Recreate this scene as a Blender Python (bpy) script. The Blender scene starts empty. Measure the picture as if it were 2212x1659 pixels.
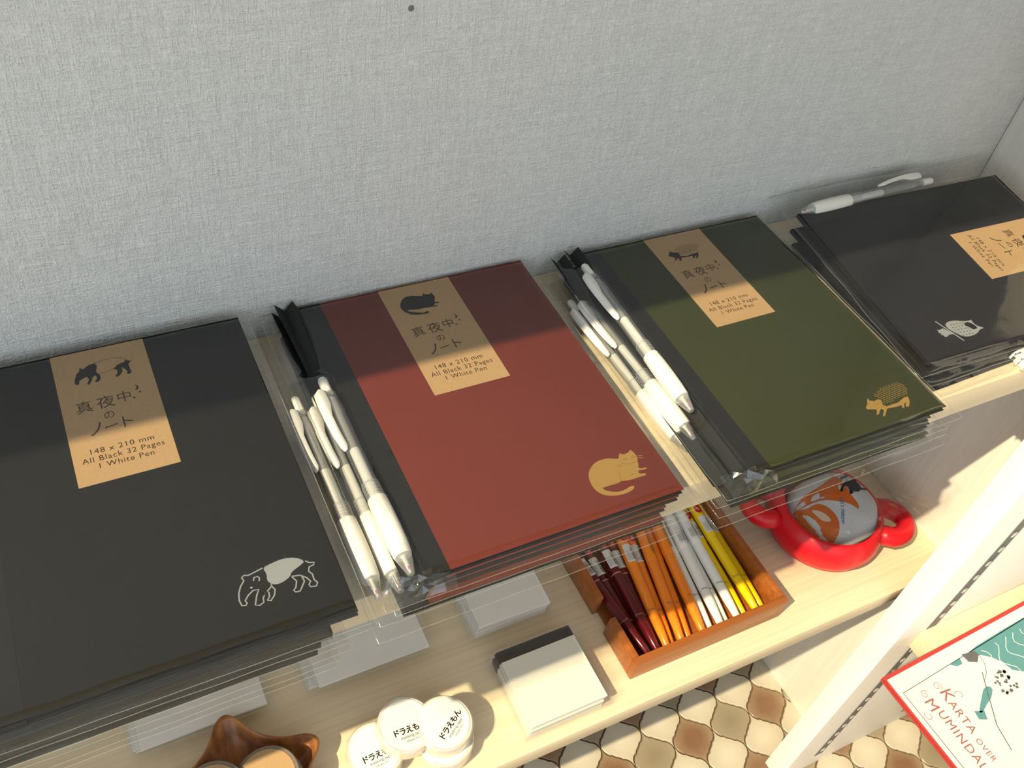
import bpy, bmesh, math, random
from mathutils import Vector, Matrix
from mathutils.geometry import tessellate_polygon
random.seed(7)
S = bpy.context.scene
COL = S.collection
# ---------------------------------------------------------------- camera
cam = bpy.data.cameras.new('camera'); cam_o = bpy.data.objects.new('camera', cam); COL.objects.link(cam_o)
RX = Vector((0.89204, -0.434535, 0.124274)); RY = Vector((-0.240965, -0.689895, -0.682628)); RZ = Vector((0.382362, 0.578986, -0.720121))
m = Matrix((RX, -RY, -RZ)).transposed().to_4x4()
m.translation = Vector((0.0, -0.43, 1.2015))
cam_o.matrix_world = m
cam.sensor_fit = 'HORIZONTAL'; cam.sensor_width = 36.0
cam.lens = 36.0 * 2047.265 / 2212.0
cam.clip_start = 0.01
S.camera = cam_o
# ---------------------------------------------------------------- world, sun, exposure
w = bpy.data.worlds.new('daylight'); S.world = w; w.use_nodes = True
bg = w.node_tree.nodes['Background']
bg.inputs[0].default_value = (0.89, 0.97, 1.04, 1); bg.inputs[1].default_value = 1.50
sun = bpy.data.lights.new('sun', 'SUN'); sun.energy = 5.8; sun.angle = math.radians(0.6)
sun.color = (1.0, 0.84, 0.54)
sun_o = bpy.data.objects.new('sun', sun); COL.objects.link(sun_o)
sun_o.rotation_euler = Vector((0.90, 0.245, -1.0)).to_track_quat('-Z', 'Y').to_euler()
sun_o.location = (-2, -1, 3)
vs = S.view_settings
vs.view_transform = 'Standard'; vs.look = 'None'; vs.gamma = 1.0; vs.exposure = 0.0; vs.use_curve_mapping = False
S.cycles.transparent_max_bounces = 22
S.cycles.max_bounces = 5; S.cycles.diffuse_bounces = 3; S.cycles.glossy_bounces = 2; S.cycles.transmission_bounces = 2
S.cycles.caustics_reflective = False; S.cycles.caustics_refractive = False

D = {
'cat_label': [[9.2,79.7],[11.9,83.9],[15.3,85.9],[19.6,85.8],[26.1,83.4],[27.4,85.9],[28.6,84.2],[31.5,83.7],[33.2,85.0],[33.1,82.7],[33.5,80.1],[32.1,77.3],[31.6,75.5],[34.2,74.8],[33.7,74.0],[31.0,74.3],[29.7,73.1],[32.3,72.0],[32.1,71.3],[27.9,71.9],[23.7,72.3],[19.4,72.4],[15.3,73.0],[11.8,73.9],[12.4,72.3],[16.7,70.1],[20.8,68.5],[24.1,69.3],[24.6,67.9],[22.7,66.9],[16.6,67.7],[12.2,69.5],[9.7,72.8],[8.5,76.3]],
'cat': [[-23.9,32.7],[-22.0,35.7],[-20.5,33.9],[-16.8,34.0],[-14.6,35.7],[-13.7,33.4],[-13.3,31.2],[-13.7,28.4],[-15.0,26.5],[-15.3,24.7],[-17.1,22.2],[-14.8,21.1],[-12.2,21.1],[-12.8,19.9],[-16.1,20.3],[-17.9,20.8],[-18.9,18.8],[-16.7,17.9],[-14.8,17.5],[-15.5,16.1],[-18.5,16.4],[-22.7,16.4],[-26.8,16.5],[-31.5,17.8],[-33.3,16.9],[-37.2,17.1],[-41.2,17.2],[-43.7,17.2],[-43.2,15.2],[-39.7,12.8],[-35.6,11.4],[-31.4,11.7],[-27.9,12.7],[-26.0,12.3],[-26.5,10.8],[-28.8,9.8],[-33.7,9.1],[-39.1,9.8],[-43.7,11.5],[-46.8,14.0],[-48.4,17.6],[-48.5,22.3],[-47.3,27.0],[-45.3,30.0],[-41.7,33.0],[-37.4,34.8],[-32.7,35.0],[-29.0,34.1],[-25.1,32.1]],
'cat_whisk': [[[-12.7,30.0],[-10.1,29.3]],[[-13.2,28.9],[-10.2,27.4]]],
'cat_lines': [[[-25.0,29.2],[-22.9,27.3],[-19.7,26.3],[-16.0,26.7]],[[-27.9,27.4],[-25.4,28.4]],[[-27.2,26.4],[-24.7,27.4]],[[-30.4,23.7],[-28.9,22.5],[-30.8,19.9],[-30.9,18.0],[-32.8,16.9]],[[-37.1,18.0],[-33.8,17.4]],[[-24.9,19.1],[-22.1,19.5],[-19.5,19.0]],[[-21.8,30.8],[-20.2,31.3],[-19.6,30.3],[-20.9,30.0],[-21.8,30.8]],[[-16.9,30.5],[-15.3,31.2],[-14.4,30.4],[-15.9,29.8],[-16.9,30.5]]],
'tapir_label': [[[21.5,84.6],[22.5,82.2],[21.3,77.4],[22.8,74.8],[22.8,71.8],[21.2,69.8],[19.3,70.0],[20.2,71.2],[21.2,73.3],[20.5,75.1],[19.0,74.1],[17.9,71.4],[16.5,69.1],[15.4,69.8],[16.9,72.8],[16.3,75.5],[13.5,74.5],[11.7,73.1],[11.8,71.6],[10.6,70.7],[9.5,71.8],[9.7,74.3],[11.3,78.8],[13.4,81.2],[13.1,82.5],[14.0,83.3],[15.1,81.6],[18.5,84.1]],[[30.2,76.9],[33.0,79.6],[36.6,80.5],[37.9,82.1],[39.0,80.7],[40.7,80.1],[39.4,79.3],[38.5,78.2],[38.7,74.0],[39.0,71.3],[37.3,70.3],[36.3,71.2],[37.0,72.5],[36.2,74.9],[34.6,77.0],[34.6,73.8],[32.7,70.9],[31.1,70.2],[30.1,71.1],[31.7,72.8],[32.0,75.8]]],
'tapir_label_lines': [[[21.5,84.6],[26.1,85.6],[31.5,85.6],[35.3,84.3],[37.9,82.1]],[[22.7,76.1],[25.6,75.4],[30.2,76.9]]],
'tapir': [[-34.3,35.4],[-30.6,36.3],[-24.2,37.1],[-18.3,35.6],[-14.5,31.9],[-17.9,30.1],[-22.3,28.4],[-23.6,26.2],[-27.2,24.5],[-30.7,24.2],[-33.1,25.6],[-34.3,28.1],[-33.4,31.5]],
'tapir_lines': [[[-34.3,35.4],[-38.0,34.6],[-41.5,33.9],[-43.4,34.6],[-44.8,33.7],[-44.2,31.8],[-46.5,29.2],[-48.2,25.9],[-48.9,22.1],[-48.5,19.2],[-46.7,18.7],[-45.9,19.7],[-46.5,21.1],[-44.4,23.5],[-41.6,25.2],[-39.1,24.7],[-40.8,22.1],[-42.8,17.3],[-41.0,16.4],[-38.8,17.3],[-38.5,19.6],[-37.0,21.4],[-33.1,24.3],[-33.1,25.6]],[[-33.1,24.3],[-32.2,21.9],[-33.3,19.1],[-35.6,16.9],[-37.0,17.7],[-35.6,19.2],[-35.2,21.5],[-36.0,22.2],[-37.5,20.8]],[[-14.5,31.9],[-13.0,30.3],[-10.7,29.6],[-11.4,28.4],[-13.8,28.0],[-14.7,25.8],[-13.6,23.7],[-13.7,20.4],[-12.7,18.3],[-13.8,16.7],[-16.4,17.3],[-16.8,18.7],[-15.5,20.2],[-16.7,22.8],[-19.4,25.3],[-23.0,25.9]],[[-23.0,25.9],[-21.6,22.7],[-22.9,19.5],[-24.3,18.4],[-23.7,17.1],[-21.7,16.9],[-20.1,18.8],[-18.2,21.3],[-18.5,23.9]],[[-40.2,30.1],[-39.4,31.8],[-37.7,31.7],[-37.1,30.5],[-37.8,29.1]],[[-42.3,27.4],[-42.1,26.5],[-41.5,27.1]]],
'hog': [[-48.4,22.7],[-46.4,23.6],[-47.2,21.8],[-44.0,20.3],[-41.2,20.8],[-39.1,19.8],[-39.9,17.5],[-41.1,15.4],[-39.0,13.8],[-29.4,13.8],[-22.6,15.9],[-19.1,15.7],[-21.4,11.6],[-24.6,8.7],[-26.6,8.6],[-26.4,10.2],[-23.9,11.8],[-26.6,11.5],[-28.3,9.0],[-30.3,8.8],[-28.8,11.1],[-34.1,11.3],[-40.5,12.1],[-43.8,9.5],[-46.5,7.4],[-47.5,8.3],[-43.4,11.8],[-44.6,13.5],[-49.3,10.2],[-51.1,10.2],[-48.7,12.5],[-48.2,14.2],[-51.8,15.5],[-54.0,16.3],[-53.4,17.9],[-50.3,19.9]],
'hog_dome': [[-44.3,23.3],[-36.7,27.3],[-28.5,29.6],[-19.7,29.8],[-15.0,26.9],[-14.4,22.1],[-17.6,16.7],[-23.1,16.7],[-31.7,15.2],[-38.4,14.5],[-40.3,15.8],[-38.6,19.0],[-40.3,21.1]],
'hog_label': [[8.7,75.1],[10.7,77.4],[13.0,79.7],[13.1,78.1],[15.5,77.1],[17.9,76.6],[18.1,74.4],[17.4,72.4],[21.9,71.0],[28.6,71.9],[32.7,72.1],[30.6,68.3],[28.3,66.3],[27.6,67.0],[29.7,69.3],[27.9,69.1],[26.7,67.3],[25.0,67.3],[26.7,69.8],[20.8,70.1],[17.3,70.6],[15.5,67.8],[13.6,67.4],[14.9,70.2],[13.6,70.9],[11.9,68.9],[10.7,69.7],[12.5,71.7],[10.8,73.2]],
'hog_label_dome': [[14.2,79.3],[18.5,81.7],[25.1,83.5],[31.5,83.0],[36.4,81.8],[37.3,78.2],[33.9,74.0],[29.6,73.3],[23.2,72.0],[19.4,72.9],[18.8,77.1]],
'owl': [[-28.2,40.6],[-29.4,44.8],[-28.9,50.6],[-26.6,56.1],[-25.6,61.5],[-25.9,64.1],[-23.2,63.3],[-19.7,64.3],[-16.4,68.8],[-16.5,64.4],[-13.8,59.0],[-13.0,53.5],[-13.6,47.7],[-16.5,44.2],[-20.4,41.5],[-24.8,39.4]],
'owl_mask': [[-24.7,56.2],[-24.9,59.6],[-23.0,61.7],[-19.4,63.3],[-17.7,62.7],[-17.5,59.0],[-20.7,56.9],[-23.1,55.3]],
'owl_branch': [[-32.2,34.8],[-11.1,43.9]],
'owl_tail': [[-25.2,36.0],[-24.6,31.8],[-25.4,30.0],[-23.8,30.4],[-22.2,29.6],[-21.8,31.0],[-20.1,30.4],[-19.7,31.6],[-17.9,31.8],[-17.7,34.1],[-18.9,36.4],[-18.2,40.7]],
'fish': [[654.0,-65.2],[651.6,-68.9],[644.1,-71.2],[628.7,-74.9],[614.1,-76.3],[605.4,-78.0],[595.6,-82.9],[591.5,-85.0],[598.9,-87.8],[606.3,-87.6],[616.8,-89.5],[626.4,-92.7],[635.1,-98.5],[643.0,-105.1],[646.3,-110.0],[647.7,-114.8],[651.7,-110.2],[652.2,-103.1],[651.5,-96.6],[652.9,-89.0],[654.8,-81.5],[656.1,-71.8]],
'swirl': [[591.5,-85.0],[598.2,-88.7],[603.7,-90.8],[608.9,-90.4],[614.8,-92.0],[620.5,-98.4],[622.5,-107.7],[621.1,-116.7],[615.9,-125.4],[609.2,-130.9],[598.7,-135.0],[590.1,-128.2],[586.2,-118.6],[584.3,-106.2],[584.3,-94.3]],
'lens': [[604.0,-93.4],[609.9,-98.0],[614.4,-105.8],[614.7,-114.3],[607.4,-111.5],[604.7,-104.5]],
'pcat': [[656.6,-80.9],[661.0,-79.4],[663.5,-81.0],[670.2,-79.0],[679.9,-78.1],[671.2,-83.8],[671.7,-89.1],[669.8,-92.8],[674.6,-94.6],[680.7,-96.3],[672.9,-96.5],[666.4,-95.3],[662.4,-97.0],[656.7,-94.8],[653.8,-96.9],[650.9,-95.8],[653.3,-92.3],[654.6,-87.8],[653.8,-85.0],[649.5,-87.1],[645.9,-90.8],[643.8,-88.7],[649.2,-84.5],[654.4,-82.0]],
'pcat_tail': [[655.2,-76.6],[657.7,-73.7],[662.3,-73.5],[665.6,-74.0],[665.4,-72.0],[666.6,-70.6],[669.5,-71.6],[668.4,-74.5],[663.5,-76.5],[659.3,-76.2],[656.2,-77.6]],
'ptext': [[642.5,-93.2],[620.5,-126.0]],
'b_frame': [[6.3,-22.2],[91.5,-16.2],[186.1,-9.9]],
'b_frame2': [[6.3,-22.2],[8.8,-96.6]],
'b_teal': [[75.4,-18.4],[94.0,-16.5],[185.5,-10.4],[134.5,-57.2],[131.2,-41.3],[126.9,-35.1],[124.3,-23.7],[110.8,-17.5],[94.2,-13.6]],
'b_cliff': [[94.2,-13.6],[111.6,-18.5],[112.4,-24.8],[102.8,-34.0],[107.2,-40.1],[98.9,-30.9],[91.0,-24.8]],
'b_rocks': [[110.1,-44.2],[119.7,-45.3],[128.9,-52.0],[119.9,-65.3],[104.2,-69.9],[101.8,-60.6],[105.3,-52.2]],
'b_trees': [[90.1,-51.5],[97.7,-56.1],[88.3,-63.3],[78.5,-66.1],[66.8,-70.7],[63.2,-69.1],[75.4,-60.7]],
'b_text': [[45.0,-39.7],[48.7,-81.6],[22.5,-38.6],[28.6,-106.1],[40.8,-86.1],[39.6,-109.8]],
}
# ---------------------------------------------------------------- materials
def srgb(r, g, b):
    f = lambda c: (c / 255 / 12.92) if c <= 10 else ((c / 255 + 0.055) / 1.055) ** 2.4
    return (f(r), f(g), f(b), 1)
def nodes(name):
    mt = bpy.data.materials.new(name); mt.use_nodes = True
    nt = mt.node_tree; nt.nodes.clear()
    out = nt.nodes.new('ShaderNodeOutputMaterial')
    return mt, nt, out
def mk(nt, kind, **kw):
    n = nt.nodes.new('ShaderNode' + kind)
    for k, v in kw.items():
        if k.startswith('i_'):
            n.inputs[int(k[2:]) if k[2:].isdigit() else k[2:].replace('_', ' ')].default_value = v
        else: setattr(n, k, v)
    return n
def mat(name, rgb, rough=0.6, spec=0.35, metal=0.0, var=0.06, vscale=60.0, bump=0.0, bscale=400.0, stretch=(1, 1, 1), coat=0.0, trans=0.0, ior=1.45):
    """principled surface whose colour varies a little with object-space noise and has fine relief"""
    mt, nt, out = nodes(name); L = nt.links
    p = mk(nt, 'BsdfPrincipled'); L.new(p.outputs[0], out.inputs[0])
    p.inputs['Roughness'].default_value = rough; p.inputs['Specular IOR Level'].default_value = spec
    p.inputs['Metallic'].default_value = metal; p.inputs['IOR'].default_value = ior
    p.inputs['Coat Weight'].default_value = coat; p.inputs['Coat Roughness'].default_value = 0.08
    p.inputs['Transmission Weight'].default_value = trans
    tc = mk(nt, 'TexCoord'); mp = mk(nt, 'Mapping'); mp.inputs['Scale'].default_value = stretch
    L.new(tc.outputs['Object'], mp.inputs[0])
    nz = mk(nt, 'TexNoise'); nz.inputs['Scale'].default_value = vscale; nz.inputs['Detail'].default_value = 4
    L.new(mp.outputs[0], nz.inputs[0])
    c = srgb(*rgb)
    mx = mk(nt, 'Mix', data_type='RGBA')
    mx.inputs[6].default_value = tuple(max(0, v * (1 - var * 1.6)) for v in c[:3]) + (1,)
    mx.inputs[7].default_value = tuple(min(1, v * (1 + var * 1.2)) for v in c[:3]) + (1,)
    L.new(nz.outputs[0], mx.inputs[0]); L.new(mx.outputs[2], p.inputs['Base Color'])
    if bump:
        n2 = mk(nt, 'TexNoise'); n2.inputs['Scale'].default_value = bscale; n2.inputs['Detail'].default_value = 3
        L.new(mp.outputs[0], n2.inputs[0])
        b = mk(nt, 'Bump'); b.inputs['Strength'].default_value = bump; b.inputs['Distance'].default_value = 0.0004
        L.new(n2.outputs[0], b.inputs['Height']); L.new(b.outputs[0], p.inputs['Normal'])
    return mt
def film(name, tint=(0.965, 0.97, 0.965), rough=0.07, boost=1.0, wr=0.25, scale=28.0, ior=1.42, haze=0.0):
    """clear plastic film: lets the light through, mirrors by Fresnel, wrinkled relief"""
    mt, nt, out = nodes(name); L = nt.links
    tr = mk(nt, 'BsdfTransparent'); tr.inputs[0].default_value = tint + (1,)
    gl = mk(nt, 'BsdfGlossy'); gl.inputs['Roughness'].default_value = rough; gl.inputs[0].default_value = (1, 1, 1, 1)
    lw = mk(nt, 'LayerWeight'); lw.inputs[0].default_value = 0.5
    pw = mk(nt, 'Math', operation='POWER'); pw.inputs[1].default_value = 5.0; L.new(lw.outputs['Facing'], pw.inputs[0])
    f0 = ((ior - 1) / (ior + 1)) ** 2 * 2          # both faces of the sheet
    mu = mk(nt, 'Math', operation='MULTIPLY_ADD'); mu.inputs[1].default_value = (1 - f0) * 0.9; mu.inputs[2].default_value = f0 * boost; mu.use_clamp = True
    L.new(pw.outputs[0], mu.inputs[0])
    mx = mk(nt, 'MixShader'); L.new(mu.outputs[0], mx.inputs[0]); L.new(tr.outputs[0], mx.inputs[1]); L.new(gl.outputs[0], mx.inputs[2])
    last = mx
    if haze:
        df = mk(nt, 'BsdfDiffuse'); df.inputs[0].default_value = (0.9, 0.9, 0.9, 1)
        m2 = mk(nt, 'MixShader'); m2.inputs[0].default_value = haze
        L.new(mx.outputs[0], m2.inputs[1]); L.new(df.outputs[0], m2.inputs[2]); last = m2
    L.new(last.outputs[0], out.inputs[0])
    tc = mk(nt, 'TexCoord'); nz = mk(nt, 'TexNoise'); nz.inputs['Scale'].default_value = scale; nz.inputs['Detail'].default_value = 2
    nz.inputs['Distortion'].default_value = 1.2
    L.new(tc.outputs['Object'], nz.inputs[0])
    b = mk(nt, 'Bump'); b.inputs['Strength'].default_value = wr; b.inputs['Distance'].default_value = 0.002
    L.new(nz.outputs[0], b.inputs['Height']); L.new(b.outputs[0], gl.inputs['Normal'])
    return mt
def wood(name, a, bcol, axis, lines=260.0, rough=0.5, spec=0.3, amount=0.5, coat=0.0):
    """grain lines running along an axis: noise squeezed across the grain"""
    mt, nt, out = nodes(name); L = nt.links
    p = mk(nt, 'BsdfPrincipled'); L.new(p.outputs[0], out.inputs[0])
    p.inputs['Roughness'].default_value = rough; p.inputs['Specular IOR Level'].default_value = spec
    p.inputs['Coat Weight'].default_value = coat; p.inputs['Coat Roughness'].default_value = 0.15
    tc = mk(nt, 'TexCoord'); mp = mk(nt, 'Mapping')
    s = [lines] * 3; s[axis] = lines / 60.0; mp.inputs['Scale'].default_value = s
    L.new(tc.outputs['Object'], mp.inputs[0])
    n1 = mk(nt, 'TexNoise'); n1.inputs['Scale'].default_value = 1.0; n1.inputs['Detail'].default_value = 3; L.new(mp.outputs[0], n1.inputs[0])
    s2 = [lines / 9] * 3; s2[axis] = lines / 260.0
    mp2 = mk(nt, 'Mapping'); mp2.inputs['Scale'].default_value = s2; L.new(tc.outputs['Object'], mp2.inputs[0])
    n2 = mk(nt, 'TexNoise'); n2.inputs['Scale'].default_value = 1.0; n2.inputs['Detail'].default_value = 2; L.new(mp2.outputs[0], n2.inputs[0])
    mm = mk(nt, 'Math', operation='MULTIPLY'); L.new(n1.outputs[0], mm.inputs[0]); L.new(n2.outputs[0], mm.inputs[1])
    rp = mk(nt, 'MapRange'); rp.inputs[1].default_value = 0.14; rp.inputs[2].default_value = 0.40
    rp.inputs[3].default_value = 0.5 - amount / 2; rp.inputs[4].default_value = 0.5 + amount / 2
    L.new(mm.outputs[0], rp.inputs[0])
    mx = mk(nt, 'Mix', data_type='RGBA'); mx.inputs[6].default_value = srgb(*a); mx.inputs[7].default_value = srgb(*bcol)
    L.new(rp.outputs[0], mx.inputs[0]); L.new(mx.outputs[2], p.inputs['Base Color'])
    b = mk(nt, 'Bump'); b.inputs['Strength'].default_value = 0.15; b.inputs['Distance'].default_value = 0.0003
    L.new(n1.outputs[0], b.inputs['Height']); L.new(b.outputs[0], p.inputs['Normal'])
    return mt
def wallpaper():
    """woven-cloth vinyl paper: crossed stretched noises as relief and faint colour"""
    mt, nt, out = nodes('woven_wallpaper'); L = nt.links
    p = mk(nt, 'BsdfPrincipled'); L.new(p.outputs[0], out.inputs[0])
    p.inputs['Roughness'].default_value = 0.75; p.inputs['Specular IOR Level'].default_value = 0.2
    tc = mk(nt, 'TexCoord'); hs = []
    for s in ((230, 230, 1500), (1500, 230, 230), (900, 900, 900), (60, 60, 700), (700, 60, 60)):
        mp = mk(nt, 'Mapping'); mp.inputs['Scale'].default_value = s; L.new(tc.outputs['Object'], mp.inputs[0])
        n = mk(nt, 'TexNoise'); n.inputs['Scale'].default_value = 1.0; n.inputs['Detail'].default_value = 2; L.new(mp.outputs[0], n.inputs[0])
        hs.append(n)
    acc = hs[0].outputs[0]
    for h in hs[1:]:
        a = mk(nt, 'Math', operation='ADD'); L.new(acc, a.inputs[0]); L.new(h.outputs[0], a.inputs[1]); acc = a.outputs[0]
    rp = mk(nt, 'MapRange'); rp.inputs[1].default_value = 2.0; rp.inputs[2].default_value = 3.0; L.new(acc, rp.inputs[0])
    mx = mk(nt, 'Mix', data_type='RGBA'); mx.inputs[6].default_value = srgb(210, 212, 211); mx.inputs[7].default_value = srgb(234, 236, 234)
    L.new(rp.outputs[0], mx.inputs[0]); L.new(mx.outputs[2], p.inputs['Base Color'])
    b = mk(nt, 'Bump'); b.inputs['Strength'].default_value = 0.75; b.inputs['Distance'].default_value = 0.0009
    L.new(rp.outputs[0], b.inputs['Height']); L.new(b.outputs[0], p.inputs['Normal'])
    return mt
def glaze(name, mid, edge, r0, r1):
    """glazed tile whose glaze pools in another tone towards the middle of the tile"""
    mt, nt, out = nodes(name); L = nt.links
    p = mk(nt, 'BsdfPrincipled'); L.new(p.outputs[0], out.inputs[0])
    p.inputs['Roughness'].default_value = 0.28; p.inputs['Specular IOR Level'].default_value = 0.5
    tc = mk(nt, 'TexCoord'); ln = mk(nt, 'VectorMath', operation='LENGTH'); L.new(tc.outputs['Object'], ln.inputs[0])
    nz = mk(nt, 'TexNoise'); nz.inputs['Scale'].default_value = 60; nz.inputs['Detail'].default_value = 5; L.new(tc.outputs['Object'], nz.inputs[0])
    mu = mk(nt, 'Math', operation='MULTIPLY_ADD'); mu.inputs[1].default_value = 0.016; L.new(nz.outputs[0], mu.inputs[0]); L.new(ln.outputs['Value'], mu.inputs[2])
    rp = mk(nt, 'MapRange'); rp.inputs[1].default_value = r0; rp.inputs[2].default_value = r1; L.new(mu.outputs[0], rp.inputs[0])
    mx = mk(nt, 'Mix', data_type='RGBA'); mx.inputs[6].default_value = srgb(*mid); mx.inputs[7].default_value = srgb(*edge)
    L.new(rp.outputs[0], mx.inputs[0]); L.new(mx.outputs[2], p.inputs['Base Color'])
    return mt

M = {}
M['wall'] = wallpaper()
M['plain_wall'] = mat('painted_wall', (214, 212, 206), 0.8, 0.2, bump=0.2)
M['grout'] = mat('floor_grout', (112, 96, 74), 0.85, 0.1, var=0.15, bump=0.4)
M['tile_white'] = glaze('cream_tile_glaze', (198, 191, 176), (180, 171, 152), 0.012, 0.042)
M['tile_taupe'] = glaze('taupe_tile_glaze', (134, 123, 104), (152, 140, 118), 0.012, 0.042)
M['tile_brown'] = glaze('brown_tile_glaze', (122, 92, 70), (150, 130, 106), 0.020, 0.044)
M['pale_x'] = wood('pale_wood_grain_along', (214, 196, 164), (240, 225, 196), 0, 300, 0.5, 0.3, 0.6)
M['pale_z'] = wood('pale_wood_grain_upright', (224, 219, 208), (243, 240, 232), 2, 300, 0.5, 0.3, 0.5)
M['white_board'] = mat('white_melamine', (248, 247, 246), 0.45, 0.35, var=0.03)
M['strip'] = mat('grey_metal_strip', (104, 104, 106), 0.5, 0.4)
M['slot_metal'] = mat('bright_slot_metal', (220, 220, 216), 0.35, 0.5, metal=0.3)
M['film'] = film('clear_bag_film')
M['film_edge'] = film('clear_bag_seam', (0.95, 0.96, 0.95), 0.12, 1.3, 0.2, 200.0, haze=0.06)
M['sleeve'] = film('clear_card_sleeve', (0.98, 0.98, 0.98), 0.08, 1.0, 0.3, 60.0, haze=0.015)
M['clear'] = film('clear_pen_plastic', (0.86, 0.87, 0.87), 0.06, 1.5, 0.05, 30.0, 1.49, haze=0.06)
M['cone'] = film('frosted_tip_plastic', (0.84, 0.85, 0.85), 0.10, 1.8, 0.05, 30.0, 1.49, haze=0.15)
M['black_paper'] = mat('black_paper', (30, 31, 31), 0.85, 0.08, var=0.10, vscale=900)
M['pen_card'] = mat('soft_black_card', (46, 48, 48), 0.8, 0.15, var=0.05)
M['crumple'] = film('crumpled_film', (0.95, 0.96, 0.95), 0.05, 1.8, 0.1, 60.0)
M['cover_tapir'] = mat('charcoal_card', (26, 26, 25), 0.8, 0.12, var=0.012, vscale=2500)
M['cover_cat'] = mat('brick_red_card', (104, 44, 35), 0.8, 0.12, var=0.012, vscale=2500)
M['cover_hog'] = mat('moss_green_card', (49, 54, 26), 0.8, 0.12, var=0.012, vscale=2500)
M['cover_owl'] = mat('navy_black_card', (30, 30, 35), 0.8, 0.12, var=0.012, vscale=2500)
M['spine'] = mat('black_binding_tape', (31, 32, 33), 0.75, 0.15, var=0.10, vscale=500, bump=0.04, bscale=2000)
M['kraft'] = mat('kraft_paper', (174, 143, 104), 0.8, 0.15, var=0.06, vscale=500, bump=0.15, bscale=1200)
M['kraft_ink'] = mat('brown_black_ink', (62, 48, 30), 0.8, 0.15, var=0.12, vscale=900)
M['black_ink'] = mat('black_ink', (30, 29, 29), 0.8, 0.15)
M['silver'] = mat('silver_foil', (176, 180, 184), 0.45, 0.5, metal=0.55, var=0.03)
M['gold'] = mat('gold_foil', (184, 146, 78), 0.42, 0.5, metal=0.45, var=0.03)
M['gold_line'] = mat('pressed_gold_line', (128, 96, 48), 0.5, 0.4)
M['white_plastic'] = mat('white_plastic', (240, 238, 232), 0.35, 0.45, var=0.02)
M['rubber'] = mat('white_rubber_grip', (240, 238, 230), 0.5, 0.35, var=0.02)
M['refill'] = mat('frosted_refill', (150, 149, 148), 0.4, 0.4, var=0.03)
M['red_dot'] = mat('red_refill_seal', (196, 40, 36), 0.4, 0.4)
M['card'] = mat('white_card', (238, 236, 230), 0.7, 0.2, var=0.02)
M['memo_white'] = mat('cream_white_paper', (240, 238, 226), 0.75, 0.2, var=0.02)
M['memo_black'] = mat('black_card_band', (34, 34, 36), 0.6, 0.3)
M['tray'] = wood('orange_brown_wood', (122, 66, 28), (172, 100, 44), 0, 220, 0.42, 0.4, 0.6, coat=0.2)
M['acacia'] = wood('acacia_wood', (112, 62, 28), (204, 138, 74), 1, 110, 0.4, 0.4, 1.0, coat=0.25)
M['pot'] = mat('red_enamel', (206, 24, 36), 0.32, 0.45, var=0.03)
M['cloth'] = mat('pale_grey_cloth', (206, 210, 218), 0.85, 0.1, var=0.05, vscale=700, bump=0.4, bscale=1500)
M['p_orange'] = mat('orange_print', (206, 106, 48), 0.85, 0.1, var=0.06, vscale=700)
M['p_black'] = mat('black_print', (38, 36, 40), 0.85, 0.1, var=0.1)
M['p_blue'] = mat('blue_print', (52, 116, 176), 0.85, 0.1)
M['p_cream'] = mat('cream_print', (222, 200, 186), 0.85, 0.1)
M['brass'] = mat('beige_clasp', (204, 180, 140), 0.35, 0.5, metal=0.3)
M['tape_label'] = mat('white_tape_label', (246, 244, 232), 0.6, 0.25, var=0.01)
M['nail'] = mat('dull_nail_mark', (128, 118, 108), 0.8, 0.2)
M['grey_ink'] = mat('grey_ink', (110, 106, 100), 0.8, 0.1)
M['kraft_grey'] = mat('grey_rim_card', (120, 110, 98), 0.7, 0.2)
M['book_red'] = mat('red_book_cloth', (176, 62, 58), 0.6, 0.3)
M['book_paper'] = mat('white_book_cover', (216, 213, 215), 0.5, 0.35, var=0.02)
M['book_teal'] = mat('teal_print', (88, 140, 146), 0.55, 0.3)
M['book_ink'] = mat('grey_print', (96, 96, 98), 0.6, 0.3)
M['book_script'] = mat('maroon_script', (150, 96, 90), 0.6, 0.3)
M['pages'] = mat('book_pages', (226, 218, 200), 0.8, 0.1)
for n_, c_ in (('maroon', (92, 14, 26)), ('orange', (246, 138, 36)), ('white', (240, 240, 234)), ('yellow', (244, 206, 16))):
    M['pen_' + n_] = mat(n_ + '_lacquer', c_, 0.22, 0.5, var=0.02, coat=0.3)
M['barcode'] = mat('barcode_sticker', (224, 224, 222), 0.6, 0.2, var=0.01)
M['sticker_red'] = mat('red_sticker', (196, 34, 38), 0.5, 0.3)
M['pale_line'] = mat('pale_seam', (206, 160, 140), 0.5, 0.3)
M['gilt'] = mat('gilt_clip', (186, 142, 66), 0.3, 0.5, metal=0.6)
def tape_side():
    mt, nt, out = nodes('patterned_tape_roll'); L = nt.links
    p = mk(nt, 'BsdfPrincipled'); L.new(p.outputs[0], out.inputs[0]); p.inputs['Roughness'].default_value = 0.35
    p.inputs['Coat Weight'].default_value = 0.5
    tc = mk(nt, 'TexCoord'); vo = mk(nt, 'TexVoronoi'); vo.inputs['Scale'].default_value = 120; L.new(tc.outputs['Object'], vo.inputs[0])
    hs = mk(nt, 'HueSaturation'); hs.inputs[1].default_value = 0.9; hs.inputs[2].default_value = 1.0; L.new(vo.outputs['Color'], hs.inputs['Color'])
    mx = mk(nt, 'Mix', data_type='RGBA'); mx.inputs[0].default_value = 0.20; mx.inputs[6].default_value = srgb(238, 222, 206)
    L.new(hs.outputs[0], mx.inputs[7]); L.new(mx.outputs[2], p.inputs['Base Color'])
    return mt
M['tape_side'] = tape_side()

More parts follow.
